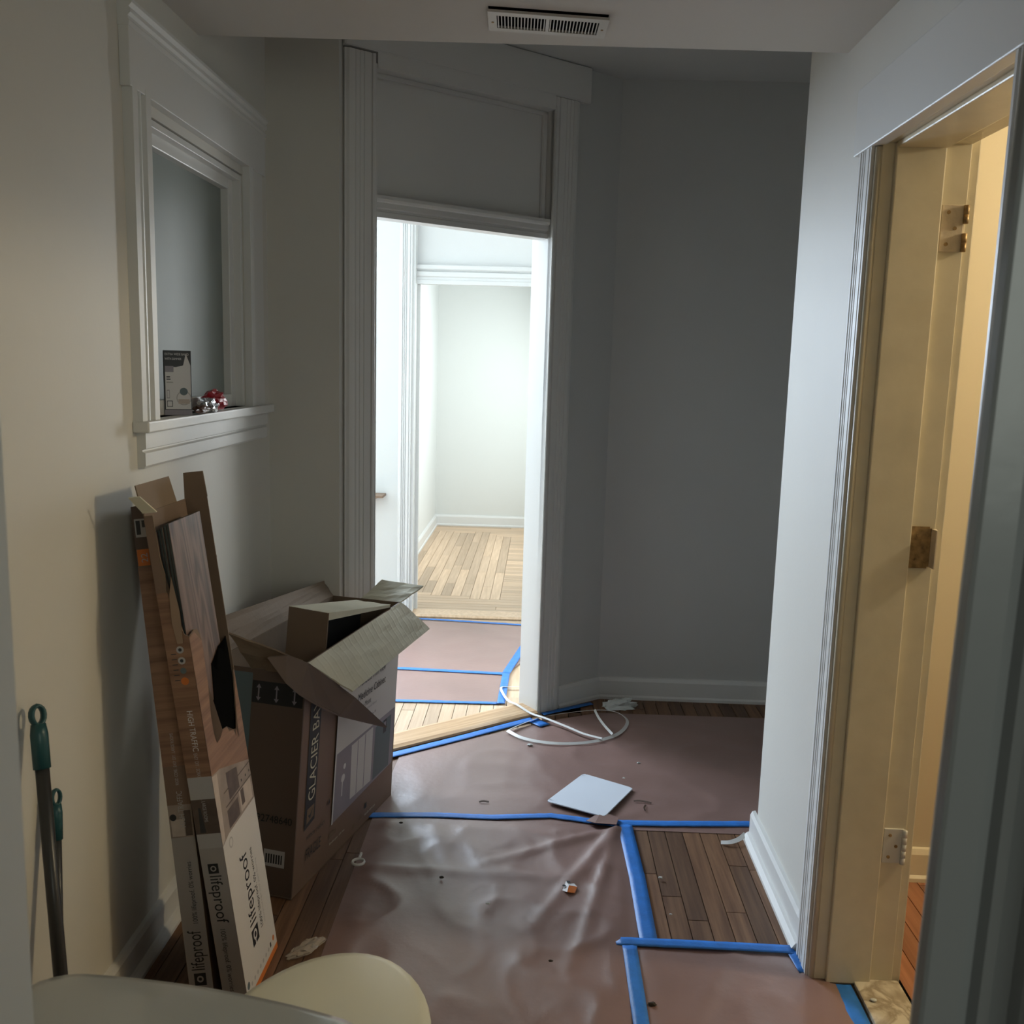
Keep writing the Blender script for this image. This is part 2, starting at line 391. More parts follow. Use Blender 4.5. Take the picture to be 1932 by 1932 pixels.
# inner room, parlour, side room and the room behind the camera
struct(boxes('wall_inner', [((-1.28,5.50,0),(-.745,5.62,2.75)),((-2.95,5.50,0),(-2.58,5.62,2.75)),((-2.58,5.50,0),(-1.28,5.62,.88)),((-2.58,5.50,2.28),(-1.28,5.62,2.75)),((.07,5.50,0),(.40,5.62,2.75)),((1.08,5.50,0),(1.25,5.62,2.75)),((.40,5.50,0),(1.08,5.62,.88)),((.40,5.50,2.22),(1.08,5.62,2.75)),((-.745,5.50,2.42),(.07,5.62,2.75)),
    ((-2.95,3.44,0),(-2.82,5.5,2.75)),((1.15,4.2,0),(1.25,5.5,2.75))], 'wall_white'))
struct(boxes('ceiling', [((-2.95,3.4,2.70),(1.25,5.62,2.78))], 'wall_white'))
struct(boxes('wall_parlour', [((-1.05,5.62,0),(-.95,8.85,2.75)),((-1.05,8.74,0),(.44,8.85,2.75)),((.34,5.62,0),(.44,6.4,2.75)),((.34,8.2,0),(.44,8.8,2.75)),((.34,6.4,0),(.44,8.2,.65)),((.34,6.4,2.35),(.44,8.2,2.75))], 'wall_white'))
struct(boxes('ceiling', [((-1.05,5.5,2.70),(.44,8.85,2.78))], 'wall_white'))
struct(boxes('wall_side_room', [((XT,2.70,0),(2.6,2.745,2.6)),((2.5,.1,0),(2.6,2.745,2.6)),((XT,.1,0),(2.6,.2,2.6)),((XT,.2,0),(XT+.01,1.54,2.6)),((XT,2.22,0),(XT+.01,2.70,2.6)),((XT,1.54,2.03),(XT+.01,2.22,2.6))], 'cream_wall'))
struct(boxes('ceiling', [((XT,.1,2.5),(2.6,2.745,2.6))], 'cream_wall'))
struct(boxes('wall_near', [((-1.3,.60,0),(-.445,.70,2.6)),((.46,.60,0),(.93,.70,2.6)),((-.445,.60,2.3),(.46,.70,2.6))], 'wall_grey'))
struct(boxes('wall_behind', [((-1.3,-1.9,0),(2.05,-1.75,2.6)),((-1.3,-1.9,0),(-1.15,.6,2.6)),((1.95,-1.9,0),(2.05,.2,2.6)),((.92,.1,0),(2.05,.2,2.6)),((.85,.1,0),(.93,.62,2.6))], 'wall_grey'))
struct(boxes('ceiling', [((-1.3,-1.9,2.5),(2.05,.7,2.6))], 'ceil'))

# ---------------------------------------------------------------- baseboards
def baseboard(name, prof, p, d, nrm_, L, mat):
    """profile (out, up); starts at p, runs along d"""
    X = V(nrm_).normalized(); Z = V(d).normalized()
    return struct(extrude(name, prof, L, mat, None, frame(p, X, V((0,0,1)), Z)))
BP = [(0,0),(.034,0),(.034,.010),(.024,.024),(.016,.028),(.016,.085),(.010,.097),(0,.100)]
BP2 = [(0,0),(.024,0),(.024,.012),(.017,.02),(.017,.085),(.010,.10),(0,.102)]
baseboard('baseboard_right', BP, (XR,2.302,0), (0,1,0), (-1,0,0), .600, 'trim')
baseboard('baseboard_end', BP2, (.30,4.195,0), (1,0,0), (0,-1,0), 2.0, 'trim')
b_ = D(SR+.13,-.025); baseboard('baseboard_diagonal', BP2, b_, DU, DN, .30, 'trim')
baseboard('baseboard_left', BP, (XL,.72,0), (0,1,0), (1,0,0), 2.6, 'trim')
baseboard('baseboard_back', BP, (XL,YB,0), (1,0,0), (0,-1,0), .255, 'trim')
baseboard('baseboard_parlour', BP2, (-.95,8.74,0), (1,0,0), (0,-1,0), 1.28, 'trim_far')
baseboard('baseboard_parlour_left', BP2, (-.95,5.62,0), (0,1,0), (1,0,0), 3.1, 'trim_far')
baseboard('baseboard_side_room', BP2, (.92,2.70,0), (1,0,0), (0,-1,0), 1.6, 'cream')
baseboard('baseboard_inner', BP2, (-2.82,5.50,0), (1,0,0), (0,-1,0), 1.99, 'trim_far')

# ---------------------------------------------------------------- casings
def fluted(wd, d=.026, flip=False, g=.72):
    """moulded casing profile: (across, out)"""
    k = wd/.13
    pts = [(0,0),(0,d*.62),(.006,d*.70),(.016,d*.95),(.026,d),(.034,d),(.036,d*g),(.042,d*g),(.044,d*.98),(.052,d*.98),(.054,d*g),(.060,d*g),(.062,d*.98),(.070,d*.98),(.072,d*g),(.078,d*g),(.080,d*1.0),(.104,d*1.0),(.107,d*.78),(.112,d*.78),(.115,d*1.02),(.125,d*1.02),(.13,d*.85),(.13,0)]
    pts = [(a*k, o) for a, o in pts]
    if flip: pts = [(wd-a, o) for a, o in pts][::-1]
    return pts
# doorway 1: tall diagonal doorway with blind transom
d1 = struct(empty('door_1', D(.3,0)))
MU = lambda s, n, z: frame(D(s,n,z), DU, DN, V((0,0,1)))
extrude('casing', fluted(.118,.024,g=.90), 2.545, 'trim', d1, MU(-.203,-.0249,0))
extrude('casing', fluted(.130,.025,True,g=.88), 2.55, 'trim', d1, MU(SR,-.0249,0))
prism('head_casing', rect(-.206,2.552,.892,2.688), .032, 'trim', d1, MD, z0=.004, bevel=.003)
prism('jamb', rect(SL-.012,0,SL,2.515), .125, 'trim', d1, MD, z0=-.004)
prism('jamb', rect(SR,0,SR+.012,2.515), .125, 'trim', d1, MD, z0=-.004, bevel=.002)
prism('jamb_bead', rect(SR+.0005,.0,SR+.010,2.515), .010, 'trim', d1, MD, z0=.0045, bevel=.0025)
prism('head_jamb', rect(SL,2.500,SR,2.553), .120, 'trim', d1, MD, z0=-.001)
prism('transom_panel', rect(SL,2.07,SR,2.510), .012, 'trim', d1, MD, z0=-.062)
prism('transom_stop', rect(SR-.022,2.08,SR,2.500), .016, 'trim', d1, MD, z0=-.048, bevel=.003)
prism('transom_stop', rect(SL,2.484,SR-.0005,2.500), .014, 'trim', d1, MD, z0=-.048, bevel=.003)
tb = [(-.095,2.008),(-.028,2.008),(-.028,2.027),(-.033,2.030),(-.033,2.036),(-.022,2.040),(-.022,2.058),(-.016,2.062),(-.012,2.070),(-.012,2.082),(-.095,2.082)]
extrude('transom_bar', tb, SR-SL, 'trim', d1, frame(D(SL,0,0), DN, V((0,0,1)), DU))
th = [(-.125,0),(.012,0),(.016,.006),(.012,.013),(-.006,.019),(-.10,.021),(-.125,.014)]
extrude('threshold', th, SR-SL, wood('threshold_oak',(.40,.24,.12),(.58,.39,.22),'Z',.35,.1), d1, frame(D(SL,0,0), DN, V((0,0,1)), DU))
# doorway 2: between the inner room and the parlour
d2 = struct(empty('door_2', (-.35,5.5,0)))
Z1 = V((0,0,1))
MY = lambda x, y, z: frame((x,y,z), V((1,0,0)), V((0,-1,0)), Z1)
extrude('casing', fluted(.075,d=.024), 2.46, 'trim_far', d2, MY(-.820,5.50,0))
extrude('casing', fluted(.11,d=.024,flip=True), 2.46, 'trim_far', d2, MY(.07,5.50,0))
boxes('head_casing', [((-.84,5.465,2.46),(.20,5.50,2.60))], 'trim_far', d2, bevel=.003)
boxes('jamb', [((-.745,5.495,0),(-.730,5.625,2.42))], 'trim_far', d2)
boxes('jamb', [((.055,5.495,0),(.07,5.625,2.42))], 'trim_far', d2)
boxes('door_stop', [((-.730,5.585,0.02),(-.712,5.62,1.95))], 'trim_far', d2)
boxes('transom_panel', [((-.73,5.585,2.03),(.055,5.60,2.42))], 'trim_far', d2)
tb2 = [(-.04,0),(.012,0),(.012,.022),(.006,.026),(.006,.038),(.014,.044),(.014,.068),(.002,.074),(.018,.084),(.018,.106),(-.04,.106)]
extrude('transom_bar', tb2, .785, 'trim_far', d2, frame((-.73,5.56,1.945), V((0,-1,0)), Z1, V((1,0,0))))
extrude('threshold', [(-.13,0),(.012,0),(.014,.008),(.004,.018),(-.115,.020),(-.13,.012)], .80, 'oak_light', d2, frame((-.735,5.48,0), V((0,-1,0)), Z1, V((1,0,0))))
# doorway 3: side room on the right
d3 = struct(empty('door_3', (.83,1.9,0)))
MX = lambda x, y, z: frame((x,y,z), V((0,-1,0)), V((-1,0,0)), Z1)       # across runs toward the camera
extrude('casing', fluted(.105), 1.995, 'trim', d3, MX(XR,2.302,0))
extrude('casing', fluted(.105,flip=True), 1.995, 'trim', d3, MX(XR,1.565,0))
boxes('head_casing', [((XR-.030,1.42,1.995),(XR,2.318,2.142))], 'trim', d3, bevel=.003)
tube('edge_bead', [(XR-.012,2.193,0),(XR-.012,2.193,1.0),(XR-.012,2.193,1.992)], .0085, 'cream', d3, 8)
boxes('jamb', [((XR-.008,2.185,0),(XT,2.212,2.03))], 'cream', d3, bevel=.002)
boxes('jamb', [((XR-.008,1.548,0),(XT,1.565,2.03))], 'cream', d3, bevel=.002)
boxes('head_jamb', [((XR-.012,1.565,2.000),(XT,2.185,2.03))], 'cream', d3, bevel=.002)
boxes('stop', [((.754,2.173,.0),(.862,2.186,2.0))], 'cream', d3, bevel=.003)
boxes('head_stop', [((.754,1.565,1.988),(.862,2.172,2.001))], 'cream', d3, bevel=.003)
boxes('grime_edge', [((XR-.006,2.170,.0005),(XT,2.1735,.007)),((XR-.012,2.179,.0005),(.754,2.1845,.006))], 'grime', d3)
boxes('rear_casing', [((XT,2.192,0),(XT+.022,2.285,2.08))], 'cream', d3, bevel=.003)
def hinge(z0, z1, leaf, knuck, kx, opened):
    h = boxes('hinge', [((.866,2.1805,z0),(.914,2.186,z1))], leaf, d3, bevel=.0012)
    n = 5
    for i in range(n):
        if opened == 'broken' and i in (2,): continue
        a = z0+(z1-z0)*i/n; b = z0+(z1-z0)*(i+1)/n-.001
        loft('knuckle', [[(kx+.006*math.cos(t*math.pi/4), 2.177+.006*math.sin(t*math.pi/4), zz) for t in range(8)] for zz in (a,b)], knuck, h)
    for (x, z) in ((.880,z0+.016),(.896,(z0+z1)/2),(.880,z1-.016)):
        loft('screw', [[(x+.0042*math.cos(t*math.pi/4), yy, z+.0042*math.sin(t*math.pi/4)) for t in range(8)] for yy in (2.1825,2.1788)], 'metal_rust', h, smooth=False)
    if opened == 'recess':
        boxes('mortise', [((.864,2.1803,z0-.004),(.905,2.1808,z1+.004))], 'metal_rust', h)
        boxes('free_leaf', [((.908,2.150,z0),(.912,2.178,z1))], 'hinge_cream', h, bevel=.001)
hinge(1.772,1.872,'hinge_cream','metal_rust',.917,'broken')
hinge(1.064,1.154,'metal_rust','hinge_cream',.914,'recess')
hinge(.326,.414,'metal_white','metal_white',.914,'')
boxes('sill', [((.822,1.565,-.012),(.935,2.185,.012))], 'marble', d3, bevel=.004)
boxes('sill_gap', [((.935,1.565,-.012),(.946,2.2,.003))], 'black', d3)
boxes('sill_gap', [((.806,1.565,-.012),(.822,2.185,.002))], 'grime', d3)
# doorway 4: the frame the camera looks through
d4 = struct(empty('door_4', (0,.65,0)))
boxes('jamb', [((.450,.56,0),(.462,.722,2.3))], 'trim_shaded', d4, bevel=.002)
lean = Matrix.Translation((0,0,1.1)) @ Matrix.Rotation(.0137,4,'Y') @ Matrix.Translation((0,0,-1.1))
cp4 = [(0,0),(0,.012),(.003,.014),(.029,.014),(.032,.005),(.042,.003),(.047,.011),(.055,.013),(.060,.004),(.075,.003),(.08,.012),(.125,.012),(.125,0)]
extrude('fluted_casing', cp4, 2.3, 'trim_shaded', d4, lean @ frame((.325,.722,0), V((1,0,0)), V((0,-1,0)), Z1))
boxes('casing', [((.333,.7285,0),(.45,.745,2.3))], 'trim', d4, lean, bevel=.003)
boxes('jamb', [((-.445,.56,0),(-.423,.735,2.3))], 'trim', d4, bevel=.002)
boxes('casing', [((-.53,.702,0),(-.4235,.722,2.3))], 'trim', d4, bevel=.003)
boxes('head_jamb', [((-.423,.56,2.27),(.45,.735,2.3))], 'trim', d4)

# ---------------------------------------------------------------- interior window in the left wall
w1 = struct(empty('window_1', (XL,2.7,1.3)))
ML = lambda y, z: frame((XL,y,z), V((0,1,0)), V((1,0,0)), Z1)
extrude('casing', [(0,0),(0,.024),(.022,.026),(.026,.012),(.042,.012),(.044,.022),(.050,.022),(.052,.012),(.068,.012),(.071,.025),(.094,.027),(.097,.004),(.097,0)], .76, 'trim', w1, ML(2.205,1.343))
extrude('casing', [(0,0),(0,.022),(.03,.024),(.034,.018),(.15,.018),(.155,0)], .76, 'trim', w1, ML(3.068,1.343))
boxes('head_casing', [((XL,2.195,2.090),(XL+.024,3.235,2.218))], 'trim', w1, bevel=.002)
cap = [(0,0),(.025,0),(.027,.010),(.024,.014),(.024,.020),(.030,.026),(.030,.034),(.026,.038),(.034,.046),(.034,.054),(0,.058)]
extrude('cap_moulding', cap, 1.05, 'trim', w1, frame((XL,2.193,2.216), V((1,0,0)), Z1, V((0,1,0))))
boxes('stool', [((XL-.055,2.30,1.318),(XL+.002,3.07,1.345)),((XL,2.20,1.318),(XL+.040,3.255,1.345))], 'trim', w1, bevel=.004)
ap = [(0,0),(.016,0),(.020,.006),(.020,.036),(.013,.040),(.013,.044),(.022,.047),(.022,.086),(0,.086)]
extrude('apron', ap, 1.01, 'trim', w1, frame((XL,2.222,1.232), V((1,0,0)), Z1, V((0,1,0))))
bz = [((XL-.05,2.30,1.345),(XL-.004,2.318,2.062)),((XL-.05,3.052,1.345),(XL-.004,3.07,2.062)),((XL-.05,2.318,2.044),(XL-.004,3.052,2.062))]
boxes('blind_stop', bz, 'trim', w1, bevel=.002)
boxes('sash_stile', [((XL-.075,2.312,1.345),(XL-.028,2.345,2.05))], 'trim', w1, bevel=.003)
boxes('sash_stile', [((XL-.075,3.012,1.345),(XL-.028,3.056,2.05))], 'trim', w1, bevel=.003)
boxes('sash_rail', [((XL-.075,2.345,1.345),(XL-.028,3.012,1.385))], 'trim', w1, bevel=.003)
boxes('sash_rail', [((XL-.075,2.345,2.012),(XL-.028,3.012,2.05))], 'trim', w1, bevel=.003)
boxes('pane', [((XL-.056,2.34,1.38),(XL-.052,3.016,2.018))], 'glass_frosted', w1)
cv = []
for i in range(60):
    y = 2.2+1.0*i/59; dx = .012*math.sin(i*.8)+.010*math.sin(i*.37+1)
    cv.append((XL-.165+dx, y))
vs = [(x,y,1.2) for x,y in cv]+[(x,y,2.2) for x,y in cv]
mesh('curtain', vs, [(i,i+1,60+i+1,60+i) for i in range(59)], flat('grey_curtain',(.40,.43,.40),.8,.2,80), w1, smooth=True)
boxes('niche', [((XL-.30,2.1,1.1),(XL-.29,3.2,2.3)),((XL-.30,2.1,1.1),(XL-.13,2.11,2.3)),((XL-.30,3.19,1.1),(XL-.13,3.2,2.3)),((XL-.30,2.1,2.29),(XL-.13,3.2,2.3)),((XL-.30,2.1,1.1),(XL-.13,3.2,1.11))], 'wall_grey', w1)

# ---------------------------------------------------------------- ceiling vent
vt = tag(empty('ceiling_vent', (-.015,2.43,zc(-.015))), 'white metal louvred register in the lowered ceiling, its rear edge hanging loose', 'vent')
sl = -.0415; th_ = math.atan(sl)
MV = frame(V((-.012,2.435,zc(-.012)-.0005)), V((math.cos(.03),math.sin(.03),sl)).normalized(), V((-math.sin(.03),math.cos(.03),0)), V((0,0,1)))
MVt = MV @ Matrix.Rotation(.030,4,'X')
W2, H2 = .143, .070
fr_ = [((-W2,-H2,-.008),(W2,-.045,-.002)),((-W2,.047,-.008),(W2,H2,-.002)),((-W2,-.045,-.008),(-.122,.047,-.002)),((.122,-.045,-.008),(W2,.047,-.002)),((-.004,-.045,-.008),(.004,.047,-.002))]
boxes('frame', fr_, 'metal_white', vt, MVt)
boxes('duct', [((-.141,-.075,-.0006),(.141,.064,.0004))], 'black', vt, MV)
for k in range(2):
    for i in range(15):
        x = (-.122+.0079*i+.0035) if k == 0 else (.004+.0079*i+.0035)
        boxes('slat', [((x-.0013,-.046,-.007),(x+.0013,.048,-.0045))], 'metal_white', vt, MVt @ Matrix.Translation((x,0,0)) @ Matrix.Rotation(.06 if k else -.04,4,'Y') @ Matrix.Translation((-x,0,0)))
for x in (-.132,.132):
    loft('screw', [[(x+.003*math.cos(t),.004+.003*math.sin(t),z) for t in [j*math.pi/4 for j in range(8)]] for z in (-.0075,-.0095)], 'metal_rust', vt, MVt, smooth=False)

# ---------------------------------------------------------------- rosin paper sheets
def inside(p, poly):
    x, y = p; c = False
    for i in range(len(poly)):
        (x1,y1),(x2,y2) = poly[i], poly[i-1]
        if (y1>y) != (y2>y) and x < (x2-x1)*(y-y1)/(y2-y1)+x1: c = not c
    return c
def seg_d(p, a, b):
    a, b, p = V(a), V(b), V(p); d = b-a; t = max(0,min(1,(p-a).dot(d)/d.length_squared)); return (p-a-d*t).length
def paper(name, poly, step, z, amp, folds, label, edge=.05, seed=0, mat='paper'):
    """a sheet cut to the outline, with creases and slack pushed into its mesh"""
    bm = bmesh.new(); x0=min(p[0] for p in poly); x1=max(p[0] for p in poly); y0=min(p[1] for p in poly); y1=max(p[1] for p in poly)
    nx = max(2,int((x1-x0)/step)); ny = max(2,int((y1-y0)/step))
    bmesh.ops.create_grid(bm, x_segments=nx, y_segments=ny, size=.5)
    for v in bm.verts: v.co = V((x0+(v.co.x+.5)*(x1-x0), y0+(v.co.y+.5)*(y1-y0), 0))
    n = len(poly)
    for i in range(n):                       # trim to the (convex) outline
        a, b = V((*poly[i],0)), V((*poly[(i+1)%n],0)); d = (b-a).normalized(); nn = V((d.y,-d.x,0))
        bmesh.ops.bisect_plane(bm, geom=bm.verts[:]+bm.edges[:]+bm.faces[:], plane_co=a, plane_no=nn, clear_outer=True)
    for v in bm.verts:
        p = (v.co.x, v.co.y); e = min(seg_d(p, poly[i], poly[(i+1)%n]) for i in range(n)); k = min(1, e/edge); k = k*k*(3-2*k)
        q = V((p[0]*3.2+seed, p[1]*3.2, seed)); h = 0
        h += (.5+.5*noise.noise(q*.9))*.55
        h += (1-abs(noise.noise(q*1.7+V((3,1,0)))))**4*.75
        h += (1-abs(noise.noise(V((p[0]*9,p[1]*5,seed+5)))))**5*.28
        h *= amp
        for a, b, r, g in folds:
            dd = seg_d(p,a,b); L = (V(b)-V(a)); t = max(0,min(1,(V(p)-V(a)).dot(L)/L.length_squared))
            h += g*math.exp(-(dd/r)**2)*(1-.8*t)*(1 if dd < 4*r else 0)
        v.co.z = z+h*k
    bmesh.ops.recalc_face_normals(bm, faces=bm.faces)
    o = bm_obj(name, bm, mat, smooth=True)
    if o.data.polygons and sum(p.normal.z for p in o.data.polygons) < 0: o.data.flip_normals()
    return tag(o, label, 'floor paper')
cor = (.30,2.93)
paper('rosin_paper', [(-.512,1.75),(.285,1.75),(.326,2.95),(-.514,2.95)], .012, .0035, .009,
      [(cor,(.02,2.35),.022,.014),(cor,(.13,2.2),.018,.013),(cor,(.26,2.25),.014,.010),(cor,(-.15,2.65),.02,.011),((-.48,2.62),(.1,2.60),.025,.009),((-.3,2.9),(-.25,2.66),.03,.007)],
      'large brown paper sheet over the near floor, crumpled below the white board', seed=2, edge=.075)
paper('rosin_paper', [(-.515,2.93),(2.0,2.93),(2.0,4.01),(.30,3.99),(.13,3.90),(-.46,3.494),(-.50,3.44)], .016, .0015, .005,
      [((-.4,3.1),(.5,3.15),.05,.004),((-.2,3.4),(.6,3.3),.05,.004)],
      'brown paper sheet in front of the diagonal doorway, under the white board', seed=5, edge=.14)
paper('rosin_paper', [(.265,1.75),(.80,1.75),(.80,2.19),(.725,2.305),(.275,2.31)], .014, .0012, .006,
      [((.5,2.2),(.35,1.9),.03,.006)], 'small brown paper sheet by the side doorway, below the bare floor patch', seed=8)
paper('rosin_paper', [(-1.15,4.05),(-.135,4.05),(-.125,4.47),(-1.15,4.49)], .03, .002, .003, [],
      'near strip of brown paper inside the diagonal doorway', seed=11)
paper('rosin_paper', [(-1.15,4.475),(-.125,4.46),(.06,5.0),(.10,5.36),(-1.15,5.41)], .03, .003, .004, [],
      'far strip of brown paper inside the diagonal doorway, up to the second threshold', seed=14)

# ---------------------------------------------------------------- painter's tape
def tape(pts, wd, z, label, seed=0, wob=.0012):
    vs=[]; fs=[]; P=[V(p) for p in pts]; path=[]
    for a, b in zip(P[:-1],P[1:]):
        m = max(2,int((b-a).length/.02)); path += [a.lerp(b,i/m) for i in range(m)]
    path.append(P[-1])
    for i, p in enumerate(path):
        d = (path[min(i+1,len(path)-1)]-path[max(i-1,0)]).normalized(); s = V((-d.y,d.x))
        for k in (-.5,-.17,.17,.5):
            q = p+s*wd*k; zz = z+wob*noise.noise(V((q.x*40+seed,q.y*40,k*2)))
            if i in (0,len(path)-1): q += d*.004*noise.noise(V((k*9,seed,i)))
            vs.append((q.x,q.y,zz))
    n = len(path)
    for i in range(n-1):
        for k in range(3): fs.append((4*i+k,4*i+k+1,4*i+5+k,4*i+4+k))
    o = mesh('painter_tape', vs, fs, 'tape', smooth=True)
    sm = o.modifiers.new('thickness','SOLIDIFY'); sm.thickness = .0006; sm.offset = 1
    return tag(o, label, 'tape')
tape([(-.54,2.952),(-.30,2.972),(-.12,2.972),(.08,3.00),(.16,2.985),(.29,2.955)], .034, .006, 'blue tape strip across the brown paper, from the cardboard box to the white board', 1)
tape([(.275,2.968),(.45,2.975),(.757,2.999)], .038, .0058, 'blue tape strip along the far edge of the bare floor patch', 2)
tape([(.322,2.953),(.331,2.62),(.330,2.305)], .048, .0085, 'blue tape strip along the left edge of the bare floor patch', 3)
tape([(.242,2.303),(.45,2.303),(.705,2.299)], .036, .0095, 'blue tape strip along the near edge of the bare floor patch', 4)
tape([(.277,2.285),(.277,1.9),(.277,1.76)], .038, .0100, 'blue tape strip running from the bare floor patch toward the camera', 5)
tape([(.697,2.303),(.708,2.205)], .024, .0085, 'short blue tape piece at the foot of the fluted side door casing', 6)
tape([(.788,2.215),(.790,2.1),(.790,1.6)], .050, .0045, 'blue tape strip beside the marble sill of the side doorway', 7)
tape([tuple((D(SL+.06-.06,.045))[:2]), tuple(D(.3,.047)[:2]), tuple(D(.66,.040)[:2])], .042, .0058, 'blue tape strip along the wooden threshold of the diagonal doorway', 8)
tape([(.012,3.862),(.062,3.803)], .055, .0075, 'stub of blue tape under the white strap by the door casing', 9)
tape([tuple(D(.73,.02)[:2]), tuple(D(1.0,.035)[:2])], .03, .0065, 'blue tape strip along the wall foot right of the diagonal doorway', 10)
tape([(-1.1,4.500),(-.6,4.487),(-.126,4.462)], .034, .0068, 'blue tape seam between the two paper strips inside the diagonal doorway', 11)
tape([(-1.1,4.035),(-.595,4.040),(-.150,4.055)], .028, .0056, 'blue tape strip nearest the threshold inside the diagonal doorway', 12)
tape([(-.134,4.045),(-.126,4.472)], .036, .0078, 'blue tape strip up the right edge of the near inner paper strip', 13)
tape([(-.126,4.470),(-.050,4.92),(.0,5.2)], .040, .0086, 'slanting blue tape strip on the right edge of the far inner paper strip', 14)
tape([(-1.1,5.428),(-.57,5.410),(.05,5.345)], .030, .0070, 'blue tape strip along the second, farther wooden threshold', 15)

# ---------------------------------------------------------------- flooring cartons leaning on the left wall
up = V((0,0,1))
HB = .0008
def carton_axes(O, T, wv):
    l = (V(T)-V(O)).normalized(); w_ = V(wv); w_ = (w_-l*w_.dot(l)).normalized(); return l, w_, w_.cross(l)
# open carton (front right)
OB = V((-.635,1.99,.002)); lB, wB, nB = carton_axes(OB, (-.7924,1.9928,1.165), (.01,1,-.02))
LB, WB, TB = 1.178, .236, .056
MBW = frame(OB, wB, lB, nB)                     # wide front face: (u,v)
MBN = frame(OB, -nB, lB, -wB)                   # narrow near side: u goes to the back  (normal toward camera)
MBF = frame(OB+wB*WB, nB*-1, lB, wB)            # far narrow side
c1 = tag(empty('flooring_carton', OB), 'torn open flooring carton with printed sides, wood plank stack showing inside', 'carton')
def board(name, outline, Mw, mats, parent, t=.0025, **k): return prism(name, outline, t, mats, parent, Mw, **k)
frontB = [(0,0),(WB,0),(WB,.545),(.245,.66),(.238,.75),(.228,.745),(.207,.66),(.196,.585),(.186,.612),(.178,.596),(.168,.618),(.140,.622),(.133,.638),(.104,.642),(.081,.629),(.058,.626),(.050,.655),(.049,.699),(.062,.770),(.063,.795),(.067,.875),(.052,.901),(.031,.905),(.013,.894),(0,.899)]
frontB = [(min(u,WB),v) for u, v in frontB]
pf = board('front_panel', frontB, MBW, 'kraft', c1)
pr = [('print_wood', [(0,.571),(.045,.571),(.247*WB/.25,.509),(WB,.545),(WB,.66),(.228,.745),(.207,.66),(.196,.585),(.186,.612),(.178,.596),(.168,.618),(.140,.622),(.133,.638),(.104,.642),(.081,.629),(.058,.626),(.050,.655),(.049,.699),(.062,.770),(.063,.795),(.066,.87),(.031,.90),(0,.895)]),
      ('print_photo', [(0,.404),(.045,.421),(.150,.531),(WB,.509),(.045,.571),(0,.571)]),
      ('print_photo', [(.045,.421),(WB,.405+.0),(WB,.512),(.045,.571)]),
      ('ink_paper', [(0,.014),(WB,.014),(WB,.405),(.044,.405),(.044,.421),(0,.404)])]
# simple, non overlapping print fields: lower white, middle photo, upper wood
dg = lambda u: .404+.0*u
pr = [('ink_orange', rect(0,0,WB,.016)),
      ('ink_paper', [(0,.016),(WB,.016),(WB,.412),(.045,.412),(0,.402)]),
      ('print_photo', [(0,.402),(.045,.412),(WB,.412),(WB,.512),(.05,.568),(0,.572)]),
      ('print_photo_l', [(0,.404),(.02,.410),(.03,.565),(0,.570)]),
      ('print_photo_d', rect(.055,.418,.130,.462)), ('print_photo_l', rect(.140,.418,.225,.470)), ('print_photo_d', rect(.150,.430,.172,.468)),
      ('print_photo_d', rect(.052,.470,.235,.474)), ('print_photo_d', rect(.052,.505,.235,.508)),
      ('ink_black', rect(.165,.484,.171,.490)), ('ink_black', rect(.195,.484,.201,.490)), ('ink_black', rect(.222,.484,.228,.490)), ('print_photo_d', [(.080,.478),(.150,.478),(.150,.53),(.080,.545)])]
prints('printed_panel', pr, pf, MBW, .0004)
prints('printed_panel', [('print_wood', [(0,.572),(.05,.568),(WB,.512),(WB,.545),(WB,.66),(.228,.745),(.207,.66),(.196,.585)]+[(.186,.612),(.178,.596),(.168,.618),(.140,.622),(.133,.638),(.104,.642),(.081,.629),(.058,.626),(.050,.655),(.049,.699),(.062,.770),(.063,.795),(.066,.87),(.031,.90),(0,.895)])], pf, MBW, .0006)
CCW = math.pi/2; CW = -math.pi/2
text('lifeproof', .066, 'ink_black', pf, MBW, (.106,.147), CCW, sx=.80)
prints('printed_logo', [('ink_black', [(.082,.098),(.128,.098),(.128,.138),(.082,.138)]), ('ink_paper', disc(.105,.120,.013)), ('ink_black', disc(.105,.120,.007)), ('ink_paper', rect(.100,.098,.105,.108))], pf, MBW)
text('100% lifeproof. 0% worries', .0235, 'ink_char', pf, MBW, (.155,.106), CCW, sx=.82)
text('waterproof rigid vinyl plank flooring', .013, 'ink_lightgrey', pf, MBW, (.176,.108), CCW, sx=.9)
prints('printed_seal', [('ink_lightgrey', disc(.049,.388,.013)), ('ink_paper', disc(.049,.388,.009))], pf, MBW)
prints('printed_icon', [('ink_orange', disc(.214,.040,.007))], pf, MBW)
prints('printed_icon', [('ink_black', rect(.185,.030,.194,.042))], pf, MBW)
prints('printed_icon', [('ink_teal', disc(.018,.043,.009))], pf, MBW)
prints('printed_lines', [('ink_lightgrey', disc(.04+.022*i,.034,.0055,8)) for i in range(7)], pf, MBW)['kind'] = 'stuff'
# near narrow side, its upper part torn back to show plank edges
nearB = [(0,0),(TB,0),(TB,1.172),(.036,1.172),(.035,1.08),(.030,1.04),(.033,1.0),(.024,.955),(.015,.93),(.010,.905),(.004,.90),(0,.899)]
sideM = frame(OB, wB*0-nB, lB, -wB)
